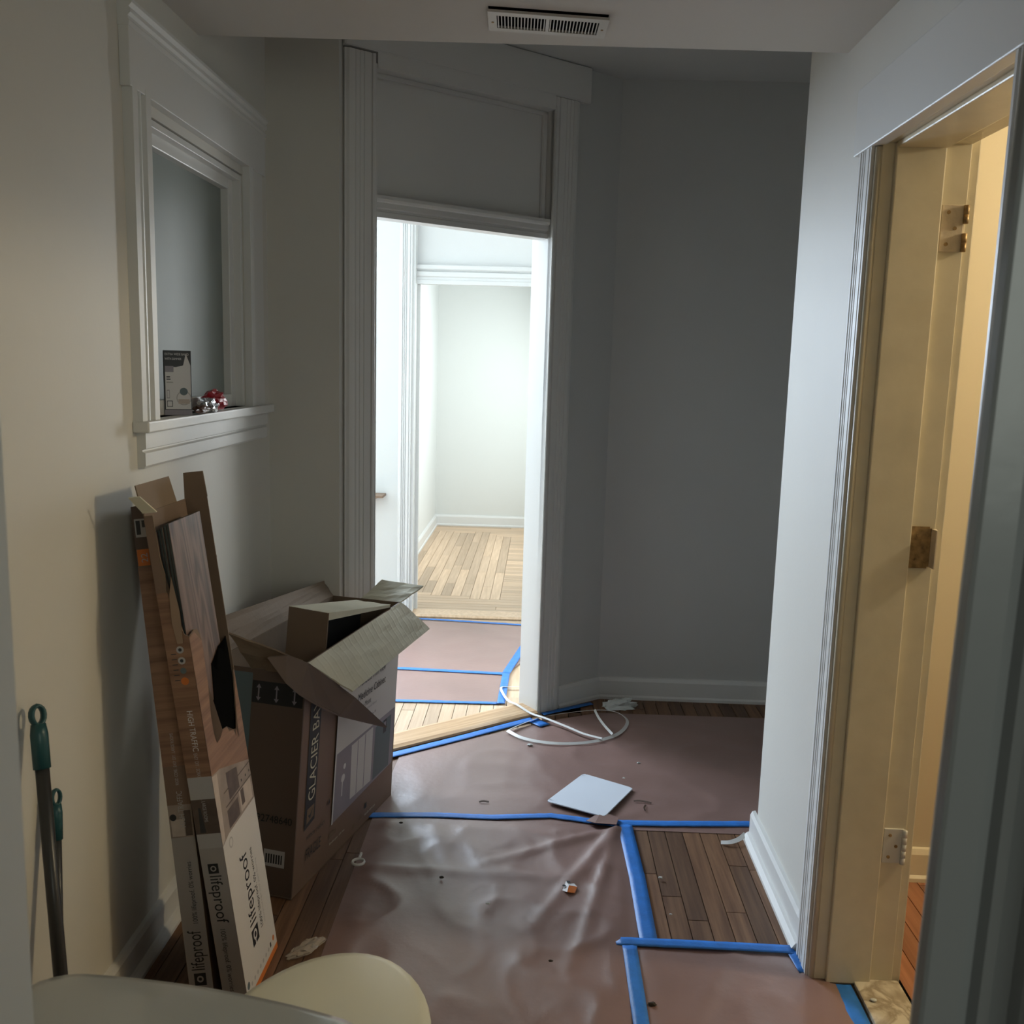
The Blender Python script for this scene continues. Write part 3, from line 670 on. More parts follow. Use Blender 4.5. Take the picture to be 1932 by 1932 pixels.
# keep it right handed: x=-n, y=l, z=-w  ->  (-n) x l = -(n x l) = ... use a mirrored outline on (+n) instead
MBN = frame(OB-nB*TB, nB, lB, nB.cross(lB))
mir = lambda pts: [(TB-u,v) for u, v in pts][::-1]
ps = board('side_panel', mir(nearB), MBN, 'kraft', c1)
MBNs = MBN
prB = [('ink_paper_g', rect(0,.004,TB,.402)), ('ink_lightgrey', rect(0,.402,TB,.437)), ('print_photo_d', rect(0,.437,TB,.52)), ('ink_lightgrey', rect(0,.52,TB,.573)), ('ink_char', [(.010,.44),(.024,.44),(.019,.50),(.014,.50)])]
prints('printed_panel', prB, ps, MBN, .0003)
prints('printed_panel', [('box_brown', mir([(.037,1.0),(TB,1.0),(TB,1.168),(.038,1.168),(.037,1.08)]))], ps, MBN, .0003)
prints('printed_panel', [('print_wood', mir([(0,.573),(TB,.573),(TB,1.0),(.031,1.0),(.024,.955),(.015,.93),(.010,.905),(.004,.90),(0,.895)]))], ps, MBN, .0003)
text('lifeproof', .040, 'ink_black', ps, MBN, (.027,.337), CW, sx=.86)
prints('printed_logo', [('ink_black', rect(.014,.340,.038,.364)), ('ink_paper_g', disc(.026,.352,.007)), ('ink_black', disc(.026,.352,.004))], ps, MBN)
text('100% lifeproof. 0% worries', .017, 'ink_char', ps, MBN, (.024,.205), CW, sx=.86)
text('HIGH TRAFFIC', .019, 'ink_white', ps, MBN, (.030,.730), CW, sx=.78)
text('EASY DIY . SCRATCH RESISTANT . LARGE ROOMS', .012, 'ink_lightgrey', ps, MBN, (.028,.63), CW, sx=.62)
for m_, v_, r_ in (('ink_lightgrey',.870,.0085),('ink_lightgrey',.845,.0085),('ink_teal',.822,.007),('ink_orange',.798,.009)): prints('printed_icon', [(m_, disc(.032,v_,r_))]+([('ink_char', disc(.032,v_,.004))] if v_ > .83 else []), ps, MBN)
prints('printed_lines', [('ink_char', rect(.010,.86-.012*i,.022,.862-.012*i)) for i in range(6)], ps, MBN)['kind'] = 'stuff'
board('back_panel', rect(0,0,WB,LB), frame(OB-nB*(TB-.0025), wB, lB, nB), 'kraft', c1)
farB = rect(0,0,TB,LB+.0)
board('side_panel', farB, frame(OB+wB*(WB), -nB, lB, wB.cross(lB)*0+wB), 'kraft', c1)
board('bottom_panel', rect(0.002,.002,WB-.002,TB-.002), frame(OB+lB*.004, wB, -nB, wB.cross(-nB)), 'kraft', c1)
topB = OB+lB*LB
def flap(name, base, along, out, W_, L_, mat, parent, taper=.0, t=.0028):
    a = V(along).normalized(); o_ = V(out).normalized(); return prism(name, [(0,0),(W_,0),(W_-taper,L_),(taper,L_)], t, mat, parent, frame(base, a, o_, a.cross(o_)))
flap('flap', topB-nB*TB+wB*.0, wB, lB*.93+nB*-.12, WB*.80, .062, 'kraft_in', c1, .004)
flap('flap', topB-nB*TB+wB*WB, nB, lB+wB*.10, TB+.0, .062, 'kraft', c1, .004)
flap('flap', topB-nB*TB, nB, lB*.8-wB*.55-nB*.35, TB*.55, .050, 'kraft_pale', c1, .003)
# torn scraps
prism('torn_scrap', [(0,0),(.045,.006),(.055,-.008),(.046,-.016),(.052,-.026),(.012,-.032),(0,-.024)], .002, 'kraft_in', c1, frame(OB+wB*(WB+.001)+lB*1.03-nB*.02, wB, lB, nB))
prism('torn_scrap', [(0,0),(.012,.002),(.016,.05),(.012,.11),(.002,.15),(-.004,.07)], .002, 'kraft', c1, frame(OB+lB*.885-nB*.014-wB*.003, (-nB*.85-wB*.5).normalized(), lB, ((-nB*.85-wB*.5).normalized()).cross(lB)))
prism('shadow_sheet', [(.070,.05),(WB-.008,.05),(WB-.008,.80),(.225,.835),(.20,.80),(.17,.825),(.14,.775),(.115,.80),(.098,.72),(.07,.70)], .002, 'black', c1, frame(OB-nB*.0045, wB, lB, nB))  # black sheet in place of the deep shadow inside the torn carton
# vinyl planks standing inside the carton
pw, pt, plen = .185, .0058, 1.150
for i in range(5):
    off = .0065+i*(pt+.0016)
    o = boxes('vinyl_plank', [((.006+.002*(i%2),.006,-pt),(.006+pw+.002*(i%2),plen-.004*i,0))], ['vinyl_back','vinyl'], None, frame(OB-nB*off, wB, lB, nB), bevel=.0007, seg=1)
    for p in o.data.polygons:
        if p.normal.z > .7: p.material_index = 1
    tag(o, ['frontmost brown wood grain vinyl plank standing in the torn carton','second vinyl plank from the front in the torn carton, dark edge showing','third vinyl plank from the front in the torn carton, dark edge showing','fourth vinyl plank from the front in the torn carton, dark edge showing','rearmost vinyl plank in the torn carton, touching its back board'][i], 'plank', 'planks standing in the torn carton')
# closed carton (behind, against the wall)
OA = V((-.770,1.99,.002)); lA, wA, nA = carton_axes(OA, (-.93,2.12,1.15), (0,1,-.11))
LA, WA, TA = 1.172, .226, .056
OA0 = OA
MAN = frame(OA, nA, lA, nA.cross(lA))            # narrow side facing the camera
c2 = tag(empty('flooring_carton', OA), 'closed flooring carton leaning on the left wall behind the torn one', 'carton')
ab = boxes('body', [((0,0,-WA),(TA,LA,0))], 'kraft', c2, MAN, bevel=.0012, seg=1)
prints('printed_panel', [('ink_orange', rect(0,0.001,TA,.014)), ('ink_paper_g', rect(0,.014,TA,.397)), ('print_photo', rect(0,.397,TA,.474)), ('print_photo_l', rect(.004,.40,.034,.44)), ('print_photo_d', rect(.036,.40,.052,.46)), ('ink_black', disc(.010,.445,.008)),
   ('box_brown', rect(0,.474,TA,.565)), ('print_wood', rect(0,.565,TA,1.03)), ('ink_orange', rect(.002,1.034,.030,1.072)), ('box_dark', rect(0,1.072,TA,LA-.001)), ('ink_lightgrey', rect(.004,1.100,.040,1.142)), ('ink_char', rect(.007,1.106,.017,1.138)), ('ink_char', rect(.021,1.122,.030,1.138))], ab, MAN, .0003)
text('lifeproof', .046, 'ink_black', ab, MAN, (.028,.080), CCW, sx=.60)
prints('printed_logo', [('ink_black', rect(.014,.045,.042,.074)), ('ink_paper_g', disc(.028,.060,.008)), ('ink_black', disc(.028,.060,.004))], ab, MAN)
text('100% lifeproof. 0% worries', .017, 'ink_char', ab, MAN, (.034,.190), CCW, sx=.80)
text('HIGH TRAFFIC', .019, 'ink_lightgrey', ab, MAN, (.032,.420), CCW, sx=.70)
text('RIGID CORE . EASY DIY . LARGE ROOMS', .011, 'ink_lightgrey', ab, MAN, (.030,.52), CCW, sx=.62)
text('22', .022, 'ink_lightgrey', ab, MAN, (.019,1.052), CCW, align='CENTER')
for v_ in (.906,.880,.848,.824,.798): prints('printed_icon', [('ink_lightgrey', disc(.030,v_,.0085)), ('ink_char', disc(.030,v_,.004,8))], ab, MAN)
prints('printed_icon', [('ink_teal', disc(.028,.775,.011))], ab, MAN)
prints('printed_icon', [('ink_orange', disc(.022,.956,.010))], ab, MAN)
prism('strap_end', [(0,0),(.004,.02),(-.01,.055),(-.02,.06)], .001, 'plastic_white', c2, frame(OA+lA*(LA-.01)+nA*.045, nA, lA, nA.cross(lA)))

# ---------------------------------------------------------------- big open cardboard box with a smaller carton in it
NB = V((-.655,2.44,.002)); FB = V((-.48,3.115,.002)); TBx = V((-.632,2.54,.657)); T2 = V((-.469,3.225,.667))
uB = (FB-NB).normalized(); bB = V((-uB.y,uB.x,0)); vB = (TBx-NB).normalized(); LBx = (FB-NB).length; HBx = (TBx-NB).length; WBx = .262
bx = tag(empty('cardboard_box', NB), 'large open brown cabinet box with flaps up beside the leaning cartons', 'box')
nR = uB.cross(vB).normalized()
MBR = Matrix(((uB.x,vB.x,nR.x,NB.x),(uB.y,vB.y,nR.y,NB.y),(uB.z,vB.z,nR.z,NB.z),(0,0,0,1)))   # (a,t) on the right face
TH = .005
def quadboard(name, a, b, c, d, t, mats, parent, nseg=1, crease=0, seed=0, top=None):
    """board through four corner points (a,b,c,d in order), thickness behind the face normal"""
    a,b,c,d = map(V,(a,b,c,d)); n_ = (b-a).cross(d-a).normalized(); bm = bmesh.new(); G=[]
    K = nseg
    for j in range(K+1):
        for i in range(K+1):
            u_, v_ = i/K, j/K; p = a.lerp(b,u_).lerp(d.lerp(c,u_),v_)
            if crease: p = p+n_*crease*(noise.noise(V((u_*3+seed,v_*3,seed)))+.6*(1-abs(noise.noise(V((u_*5,v_*2+seed,3)))))**6)
            G.append(p)
    hi = [bm.verts.new(p) for p in G]; lo2 = [bm.verts.new(p-n_*t) for p in G]
    for j in range(K):
        for i in range(K):
            q = [j*(K+1)+i, j*(K+1)+i+1, (j+1)*(K+1)+i+1, (j+1)*(K+1)+i]
            f = bm.faces.new([hi[k] for k in q]); bm.faces.new([lo2[k] for k in q[::-1]])
            if top is not None: f.material_index = top
    ring = [i for i in range(K)]+[K+(K+1)*j for j in range(K)]+[(K+1)*K+K-i for i in range(K)]+[(K+1)*(K-j) for j in range(K)]
    for i in range(len(ring)):
        p, q = ring[i], ring[(i+1)%len(ring)]; bm.faces.new((hi[q],hi[p],lo2[p],lo2[q]))
    bmesh.ops.recalc_face_normals(bm, faces=bm.faces)
    return bm_obj(name, bm, mats, parent)
bo = lambda a, t, b=0.0: NB+uB*a+vB*t+bB*b
rp = quadboard('right_panel', NB, FB, T2, TBx, TH, 'box_brown', bx)
npn = quadboard('near_panel', bo(0,0,WBx), NB, TBx-vB*.03, bo(0,HBx-.03,WBx), TH, 'box_dark', bx)
quadboard('far_panel', FB, FB+bB*WBx, T2+bB*WBx, T2, TH, 'kraft_in', bx)
quadboard('left_panel', FB+bB*WBx, NB+bB*WBx, TBx+bB*WBx, T2+bB*WBx, TH, 'kraft_in', bx)
quadboard('bottom_panel', NB+Z1*.004, FB+Z1*.004, FB+bB*WBx+Z1*.004, NB+bB*WBx+Z1*.004, .003, 'kraft', bx)
# printing on the right face
def q4(*p): return list(p)
prR = [('ink_char', q4((.050,.168),(.112,.180),(.112,.555),(.045,.555))),
       ('ink_grey', q4((.236,.108),(.680,.122),(.680,.316),(.236,.318))),
       ('ink_paper', q4((.232,.318),(.680,.316),(.680,.600),(.232,.600))),
       ('ink_white', q4((.228,.106),(.236,.106),(.236,.600),(.226,.600))),
       ('ink_teal', rect(.520,.125,.650,.30)),
       ('ink_paper', q4((.350,.133),(.505,.129),(.500,.309),(.340,.307))),
       ('ink_grey', q4((.392,.133),(.397,.133),(.390,.306),(.385,.306))), ('ink_grey', q4((.445,.132),(.450,.132),(.445,.307),(.440,.307))),
       ('ink_char', rect(.585,.255,.612,.300)), ('ink_grey', rect(.590,.275,.607,.292)), ('ink_white', disc(.290,.225,.013,10)), ('ink_white', disc(.296,.260,.009,10)), ('ink_white', rect(.284,.17,.290,.22)),
       ('kraft', q4((.062,.183),(.104,.192),(.104,.228),(.062,.226))), ('ink_char', q4((.068,.206),(.082,.192),(.098,.222),(.082,.205))),
       ('kraft', rect(.216,.070,.262,.084)), ('kraft', rect(.38,.022,.40,.036)), ('kraft', rect(.43,.030,.45,.045)), ('ink_char', [(.196,.18),(.207,.185),(.203,.20)]),
       ('ink_char', rect(.47,.05,.485,.068))]
prints('printed_panel', prR, rp, MBR, .0006)
text('GLACIER BAY', .056, 'kraft_pale', rp, MBR, (.083,.245), CCW, sx=.86, z=.0022)
text('Frameless Trim View', .034, 'ink_black', rp, MBR, (.36,.492), 0, sx=.72, z=.0022)
text('Medicine Cabinet', .036, 'ink_black', rp, MBR, (.362,.446), 0, sx=.84, z=.0022)
text('Surface Mount', .024, 'ink_char', rp, MBR, (.362,.412), 0, sx=.72, z=.0022)
text('Frameless mirrored doors', .013, 'ink_grey', rp, MBR, (.372,.392), 0, z=.0022)
text('30 in. W x 26 in. H', .014, 'ink_char', rp, MBR, (.40,.360), 0, z=.0022)
text('FRAGILE', .046, 'ink_char', rp, MBR, (.066,.090), 0, sx=.55, z=.0022)
text('MIRROR CABINET', .014, 'ink_char', rp, MBR, (.066,.140), 0, z=.0022)
text('Bevelled glass . soft close', .010, 'kraft_pale', rp, MBR, (.22,.052), 0, z=.0022)
text('Handle with care', .012, 'kraft_pale', rp, MBR, (.47,.030), 0, z=.0022)
# near face printing
MBNr = Matrix(((-bB.x,vB.x,0,NB.x),(-bB.y,vB.y,0,NB.y),(-bB.z,vB.z,0,NB.z),(0,0,0,1)))
nF = (-bB).cross(vB).normalized()
for r_ in range(3): MBNr[r_][2] = nF[r_]
bx0 = lambda u0,v0,u1,v1: rect(-u1,v0,-u0,v1)
pn = [('ink_teal', bx0(.165,.02,WBx-.002,.62)), ('ink_black', bx0(.003,.537,.164,.600)), ('ink_lightgrey', bx0(.028,.083,.094,.130)), ('ink_black', bx0(.036,.092,.088,.118))]
pn += [('ink_lightgrey', bx0(.040+.008*i,.090,.043+.008*i,.120)) for i in range(6)]
for u0 in (.143,.086,.029):
    pn += [('ink_grey', bx0(u0-.0022,.552,u0+.0022,.582)), ('ink_grey', [(-u0-.008,.580),(-u0+.008,.580),(-u0,.592)]), ('ink_grey', [(-u0-.008,.554),(-u0,.543),(-u0+.008,.554)])]
prints('printed_panel', pn, npn, MBNr, .0006)
text('92748640', .030, 'ink_black', npn, MBNr, (-.125,.215), 0, sx=.95, z=.002)
# flaps
quadboard('flap', TBx, T2, (-.374,3.30,.552), (-.520,2.633,.548), .005, ['kraft_flute'], bx, 14, .006, 3)
quadboard('flap', bo(.0,HBx-.03,.17), bo(0,HBx-.03,.03), V((-.640,2.535,.668)), V((-.836,2.50,.752)), .005, 'kraft_in', bx, 8, .006, 5)
bl = [V((-.710,2.43,.707)), V((-.667,2.46,.704)), V((-.618,2.50,.669)), V((-.525,2.68,.509)), V((-.459,2.86,.350)), V((-.552,2.60,.483)), V((-.590,2.50,.549)), V((-.629,2.45,.598)), V((-.660,2.43,.637))]
bm = bmesh.new(); n_ = V((.55,-.75,-.1)).normalized()
hi = [bm.verts.new(p) for p in bl]; lo2 = [bm.verts.new(p+V((.003,.005,.002))) for p in bl]
bm.faces.new(hi); bm.faces.new(lo2[::-1])
for i in range(9): bm.faces.new((hi[i],hi[(i+1)%9],lo2[(i+1)%9],lo2[i]))
bmesh.ops.triangulate(bm, faces=[f for f in bm.faces if len(f.verts)>4])
nfl = bm_obj('flap', bm, 'box_dark', bx); nfl['label'] = 'dark printed flap'
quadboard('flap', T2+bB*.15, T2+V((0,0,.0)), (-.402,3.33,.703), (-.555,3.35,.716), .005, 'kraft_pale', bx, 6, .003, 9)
quadboard('flap', TBx+bB*WBx, T2+bB*WBx, T2+bB*(WBx+.035)+Z1*.05, TBx+bB*(WBx+.03)+Z1*.10, .005, 'kraft_in', bx, 6, .004, 12)
# smaller carton standing in it, open on the right
ic = tag(empty('inner_carton', (-.66,2.75,.25)), 'smaller brown carton standing inside the big open box, top coloured pale as if lit', 'box')
ia, ib, ib2, id2 = V((-.741,2.770,.760)), V((-.611,2.725,.755)), V((-.490,3.142,.678)), V((-.604,3.125,.695))
dz = V((-.043,-.164,-.97))*.38
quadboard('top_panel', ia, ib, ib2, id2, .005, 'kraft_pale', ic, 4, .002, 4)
quadboard('near_panel', ia+dz, ib+dz, ib, ia, .005, 'kraft', ic)
quadboard('left_panel', id2+dz, ia+dz, ia, id2, .005, 'kraft', ic)
quadboard('far_panel', ib2+dz, id2+dz, id2, ib2, .005, 'kraft', ic)
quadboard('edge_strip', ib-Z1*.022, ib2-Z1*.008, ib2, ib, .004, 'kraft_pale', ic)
quadboard('bottom_panel', ia+dz, id2+dz, ib2+dz, ib+dz, .005, 'box_dark', ic)
quadboard('inside_shade', ia+dz+V((.02,.02,0)), id2+dz+V((.02,-.02,0)), id2+V((.02,-.02,-.02)), ia+V((.02,.02,-.02)), .004, 'ink_char', ic)  # charcoal board holds the shade of the open carton's inside

# ---------------------------------------------------------------- things on the window stool
MB_ = Matrix.Translation((-.957,2.492,1.3455)) @ Matrix.Rotation(math.radians(24),4,'Z')
bb = boxes('bulb_box', [((-.034,-.018,0),(.034,.018,.168))], 'ink_char', None, MB_, bevel=.001, seg=1)
tag(bb, 'small black and white hardware box standing on the window stool', 'box')
MBf = MB_ @ frame(V((-.034,-.018,0)), V((1,0,0)), Z1, V((0,-1,0)))
prints('printed_panel', [('ink_white', rect(.003,.016,.066,.125)), ('ink_white', [(.030,.125),(.066,.125),(.066,.13),(.055,.16),(.048,.13)]), ('ink_grey', rect(.003,.112,.024,.128)), ('ink_grey', rect(.0,.0,.068,.014)),
   ('ink_lightgrey', disc(.048,.045,.019)), ('ink_white', disc(.048,.045,.0165)), ('ink_teal', disc(.048,.062,.010)), ('print_photo_l', rect(.034,.030,.062,.042)), ('ink_grey', rect(.006,.044,.013,.066)), ('ink_white', rect(.007,.046,.012,.064)), ('ink_char', rect(.006,.022,.020,.038)), ('ink_white', rect(.0075,.0235,.0185,.0365)),
   ('ink_char', rect(.006,.098,.015,.101)), ('ink_char', rect(.006,.092,.016,.095)), ('ink_lightgrey', rect(.006,.084,.022,.087))], bb, MBf, .0004)
text('EXTRA WIDE BAND', .0085, 'ink_white', bb, MBf, (.003,.158), 0, sx=.78)
text('WITH DIMMER', .0080, 'ink_white', bb, MBf, (.003,.146), 0, sx=.78)
MBs = MB_ @ frame(V((-.034,.018,0)), V((0,-1,0)), Z1, V((-1,0,0)))
text('EXTRA WIDE BAND WITH DIMMER', .0095, 'ink_lightgrey', bb, MBs, (.018,.070), CCW, sx=.55)
cb = tag(empty('candy_wrapper', (-.945,2.62,1.345)), 'crumpled red and silver foil snack bag lying on the window stool', 'wrapper')
blob('foil_front', 'foil', cb, Matrix.Translation((-.930,2.645,1.366)) @ Matrix.Rotation(.1,4,'Y'), 3, (.022,.050,.020), .55, 3, 2.4, -.022)
blob('red_end', 'foil_red', cb, Matrix.Translation((-.938,2.715,1.374)), 5, (.030,.056,.030), .5, 3, 2.2, -.024)
blob('brown_end', 'wrap_brown', cb, Matrix.Translation((-.920,2.560,1.358)), 8, (.016,.045,.013), .4, 3, 2.0, -.011)
prism('seal_edge', [(0,0),(.012,.004),(.010,.040),(.014,.05),(.004,.052),(-.002,.03)], .001, 'plastic_white', cb, frame((-.935,2.745,1.347), V((.8,.6,0)), Z1, V((.6,-.8,0))))

# ---------------------------------------------------------------- broom and dustpan leaning on the left wall
def handle_loop(name, p, d, L, r, mat, parent):
    """flat grip with a hanging hole: grip tube plus an eye"""
    d = V(d).normalized(); x = V((.45,.89,0)); x = (x-d*x.dot(d)).normalized(); y = d.cross(x)
    g = tube(name, [p, tuple(V(p)+d*L*.55), tuple(V(p)+d*L*.72)], [r,r*1.02,r*.85], mat, parent, 12)
    c = V(p)+d*(L*.86); eye = []
    for i in range(17):
        a = 2*math.pi*i/16; eye.append(tuple(c+x*(r*.80)*math.sin(a)*-1+d*(L*.155)*math.cos(a)))
    rings = []
    for i, q in enumerate(eye):
        a = 2*math.pi*i/16; o_ = (x*-math.sin(a)+d*math.cos(a)).normalized()
        rings.append([tuple(V(q)+o_*r*.28*math.cos(t)+y*r*.55*math.sin(t)) for t in [k*math.pi/3 for k in range(6)]])
    loft('hanging_eye', rings, mat, g, caps=(False,False))
pt_, pb = V((-.927,1.675,.842)), V((-.800,1.50,.075))
dv = (pt_-pb).normalized()
br = tag(empty('broom', (pb.x,pb.y,0)), 'dark broom handle with teal grip leaning on the left wall, taller one', 'broom')
tube('pole', [pb, pb.lerp(pt_,.5), pt_-dv*.105], .0125, 'pole', br, 14)
handle_loop('grip', tuple(pt_-dv*.115), dv, .115, .0155, 'teal', br)
boxes('clip', [((-.022,-.016,-.02),(.022,.016,.02))], 'plastic_black', br, frame(pb+dv*.262, V((.6,.8,0)).cross(dv).cross(dv).normalized(), dv.cross(V((.6,.8,0)).cross(dv).cross(dv).normalized()), dv), bevel=.004)
boxes('brush_block', [((-.03,-.10,.045),(.03,.10,.085))], 'plastic_black', br, Matrix.Translation((pb.x,pb.y,0)) @ Matrix.Rotation(.5,4,'Z'), bevel=.008)
boxes('bristles', [((-.036,-.105,.001),(.036,.105,.048))], 'pole', br, Matrix.Translation((pb.x,pb.y,0)) @ Matrix.Rotation(.5,4,'Z'), bevel=.006)
pt2, pb2 = V((-.925,1.725,.652)), V((-.876,1.60,.06)); dv2 = (pt2-pb2).normalized()
dp = tag(empty('dustpan', (pb2.x,pb2.y,0)), 'shorter dark handled dustpan clipped behind the broom on the left wall', 'dustpan')
tube('pole', [pb2, pb2.lerp(pt2,.5), pt2-dv2*.085], .0085, 'pole', dp, 12)
handle_loop('grip', tuple(pt2-dv2*.095), dv2, .095, .011, 'teal', dp)
boxes('pan', [((-.06,.03,.002),(.07,.17,.008)),((-.06,.03,.002),(.07,.036,.09)),((-.06,.03,.002),(-.054,.17,.05)),((.064,.03,.002),(.07,.17,.05))], 'plastic_black', dp, Matrix.Translation((pb2.x,pb2.y,0)))

# ---------------------------------------------------------------- toilet in the foreground, bowl pointing away
yaw = math.atan2(.174,.985)
MT = Matrix.Translation((-.335,1.30,0)) @ Matrix.Rotation(-yaw,4,'Z')          # local y runs to the bowl tip
to = tag(empty('toilet', (-.335,1.30,0)), 'white toilet with closed cream lid, set down in the near foreground', 'toilet')
def egg(hw, yf, yb, n=48, back=.62):
    pts=[]
    for i in range(n):
        a = 2*math.pi*i/n; s_, c_ = math.sin(a), math.cos(a)
        if c_ >= 0: pts.append((hw*s_, yf*c_))
        else: pts.append((hw*(1-(1-back)*(abs(c_))**2.2)*math.copysign(abs(s_)**.75,s_), yb*c_))
    return pts
def ring(hw,yf,yb,z,oy=0): return [(x,y+oy,z) for x,y in egg(hw,yf,yb)]
loft('bowl', [ring(.115,.17,.20,0,-.02), ring(.118,.175,.20,.02,-.02), ring(.105,.15,.19,.10,-.03), ring(.115,.17,.20,.20,-.02), ring(.150,.225,.21,.30,0), ring(.176,.268,.22,.36,.01), ring(.181,.276,.225,.385,.01), ring(.176,.27,.22,.392,.01)], 'porcelain', to, MT)
loft('seat', [ring(.178,.274,.215,.393,.01), ring(.184,.281,.22,.399,.01), ring(.184,.281,.22,.405,.01), ring(.180,.277,.216,.410,.01)], 'seat_cream', to, MT)
loft('seat_lid', [ring(.180,.276,.216,.4105,.01), ring(.186,.283,.222,.415,.01), ring(.187,.284,.223,.421,.01), ring(.182,.279,.218,.427,.01), ring(.168,.262,.205,.431,.01), ring(.11,.18,.13,.433,.01), ring(.02,.03,.02,.4335,.01)], 'seat_cream', to, MT)
for sx_ in (-1,1): boxes('seat_hinge', [((sx_*.075-.02,-.235,.393),(sx_*.075+.02,-.205,.43))], 'seat_cream', to, MT, bevel=.006)
def tank_ring(hw, y0, y1, z, bow, r=.03):
    pts=[]; n=40
    for i in range(n+1):
        t = -1+2*i/n; x = hw*math.copysign(1-(1-abs(t))**1.0,t) if False else hw*t
        k = max(0,(abs(t)-.74)/.26); pts.append((x, y1+bow*(1-t*t)-r*1.5*(1-math.sqrt(max(0,1-k*k))), z))
    for i in range(9):
        t = 1-2*i/8; pts.append((hw*t*.985, y0, z))
    return pts
loft('tank', [tank_ring(.185,-.455,-.275,.36,.018), tank_ring(.195,-.458,-.268,.42,.018), tank_ring(.212,-.46,-.262,.690,.018)], 'porcelain', to, MT)
loft('tank_lid', [tank_ring(.222,-.468,-.276,.690,.022), tank_ring(.229,-.472,-.270,.697,.022), tank_ring(.230,-.473,-.269,.722,.022), tank_ring(.226,-.470,-.273,.731,.022), tank_ring(.212,-.46,-.285,.735,.022)], 'porcelain', to, MT)
boxes('tank_shelf', [((-.13,-.43,.30),(.13,-.18,.362)),((-.10,-.42,.0),(.10,-.15,.30))], 'porcelain', to, MT, bevel=.015)
tube('flush_lever', [tuple(MT @ V((-.15,-.262,.63))), tuple(MT @ V((-.15,-.235,.63))), tuple(MT @ V((-.10,-.228,.622)))], .007, 'metal_white', to, 8)

# ---------------------------------------------------------------- litter on the floor
wbz = [(.062,3.083),(.201,3.322),(.376,3.214),(.257,2.984)]
def rounded(pts, r, k=4):
    out=[]
    for i in range(len(pts)):
        p=V(pts[i]); a=(V(pts[i-1])-p).normalized(); b=(V(pts[(i+1)%len(pts)])-p).normalized()
        for j in range(k+1):
            t=j/k; out.append(tuple((p+a*r).lerp(p,t).lerp(p.lerp(p+b*r,t),t)))
    return out
wb = prism('white_board', rounded(wbz,.018), .004, 'board_white', None, Matrix.Translation((0,0,.024)) @ Matrix.Identity(4), bevel=.0012)
wb.matrix_basis = Matrix.Translation((.062,3.083,.018)) @ Matrix.Rotation(.055,4,'Y').inverted() @ Matrix.Translation((-.062,-3.083,0))
wb.matrix_basis = Matrix.Translation((0,0,.017))
tag(wb, 'flat white square board lying on the brown paper across the blue tape', 'board')
sp = [(.195,2.958),(.222,2.925),(.292,2.920),(.305,2.990),(.25,3.03)]
bm = bmesh.new(); hi=[bm.verts.new((x,y,.014+.010*(1 if i in (1,2) else .0))) for i,(x,y) in enumerate(sp)]; bm.faces.new(hi)
r_ = bmesh.ops.extrude_face_region(bm, geom=bm.faces[:]); 
for v in [g for g in r_['geom'] if isinstance(g,bmesh.types.BMVert)]: v.co.z -= .0015
bmesh.ops.triangulate(bm, faces=[f for f in bm.faces if len(f.verts)>4])
tag(bm_obj('paper_scrap', bm, 'paper'), 'curled brown paper scrap poking out under the white board', 'scrap')
def ribbon(name, path, wd, t, lean, mat, parent=None, sub=8, closed=False):
    P=[V(p) for p in path]; pts=[]; n=len(P); rng = n if closed else n-1
    for i in range(rng):
        g = (lambda k: P[k%n]) if closed else (lambda k: P[max(0,min(n-1,k))])
        p0,p1,p2,p3 = g(i-1),g(i),g(i+1),g(i+2)
        for j in range(sub):
            s_=j/sub; pts.append(.5*((2*p1)+(-p0+p2)*s_+(2*p0-5*p1+4*p2-p3)*s_*s_+(-p0+3*p1-3*p2+p3)*s_**3))
    pts.append(P[0].copy() if closed else P[-1])
    rings=[]
    for i,p in enumerate(pts):
        d=(pts[min(i+1,len(pts)-1)]-pts[max(i-1,0)]).normalized(); s_=V((-d.y,d.x,0)).normalized()
        ln = lean(i/len(pts)) if callable(lean) else lean
        a=s_*math.cos(ln)+Z1*math.sin(ln); b=d.cross(a).normalized()
        rings.append([tuple(p+a*wd/2*x+b*t/2*y) for x,y in ((-1,-1),(1,-1),(1,1),(-1,1))])
    return loft(name, rings, mat, parent, smooth=False)
st = tag(empty('packing_strap', (.15,3.78,0)), 'white plastic strap in a loose loop at the foot of the diagonal door casing', 'strap')
ribbon('loop', [(-.094,3.718,.013),(-.04,3.655,.012),(.033,3.617,.012),(.128,3.605,.012),(.235,3.628,.012),(.330,3.690,.013),(.388,3.775,.014),(.412,3.880,.015),(.375,3.965,.016),(.300,3.985,.016),(.20,3.955,.016),(.10,3.912,.014),(.03,3.868,.013),(-.04,3.79,.013),(-.088,3.726,.013)], .014, .0016, .45, 'plastic_white', st)
ribbon('tail', [(-.030,4.268,.010),(-.100,4.262,.010),(-.141,4.245,.012),(-.128,4.15,.014),(-.099,4.05,.018),(-.06,3.975,.030),(.0,3.905,.020),(.06,3.850,.022),(.15,3.765,.021),(.22,3.700,.018),(.29,3.653,.020)], .011, .0016, .25, 'plastic_white', st)
ribbon('chord', [(.278,3.965,.024),(.290,3.88,.022),(.310,3.79,.021),(.336,3.700,.021)], .010, .0016, .7, 'plastic_white', st)
tag(blob('crumpled_paper','tissue',None,Matrix.Translation((.392,4.065,.012)),4,(.068,.034,.030),.6,3,2.2,-.010), 'crumpled white tissue on the floor in the corner by the end wall', 'tissue')
RZ = .012
rg = tag(empty('pull_ring', (-.497,2.61,.024)), 'small white plastic pull ring lying on the brown paper edge', 'ring')
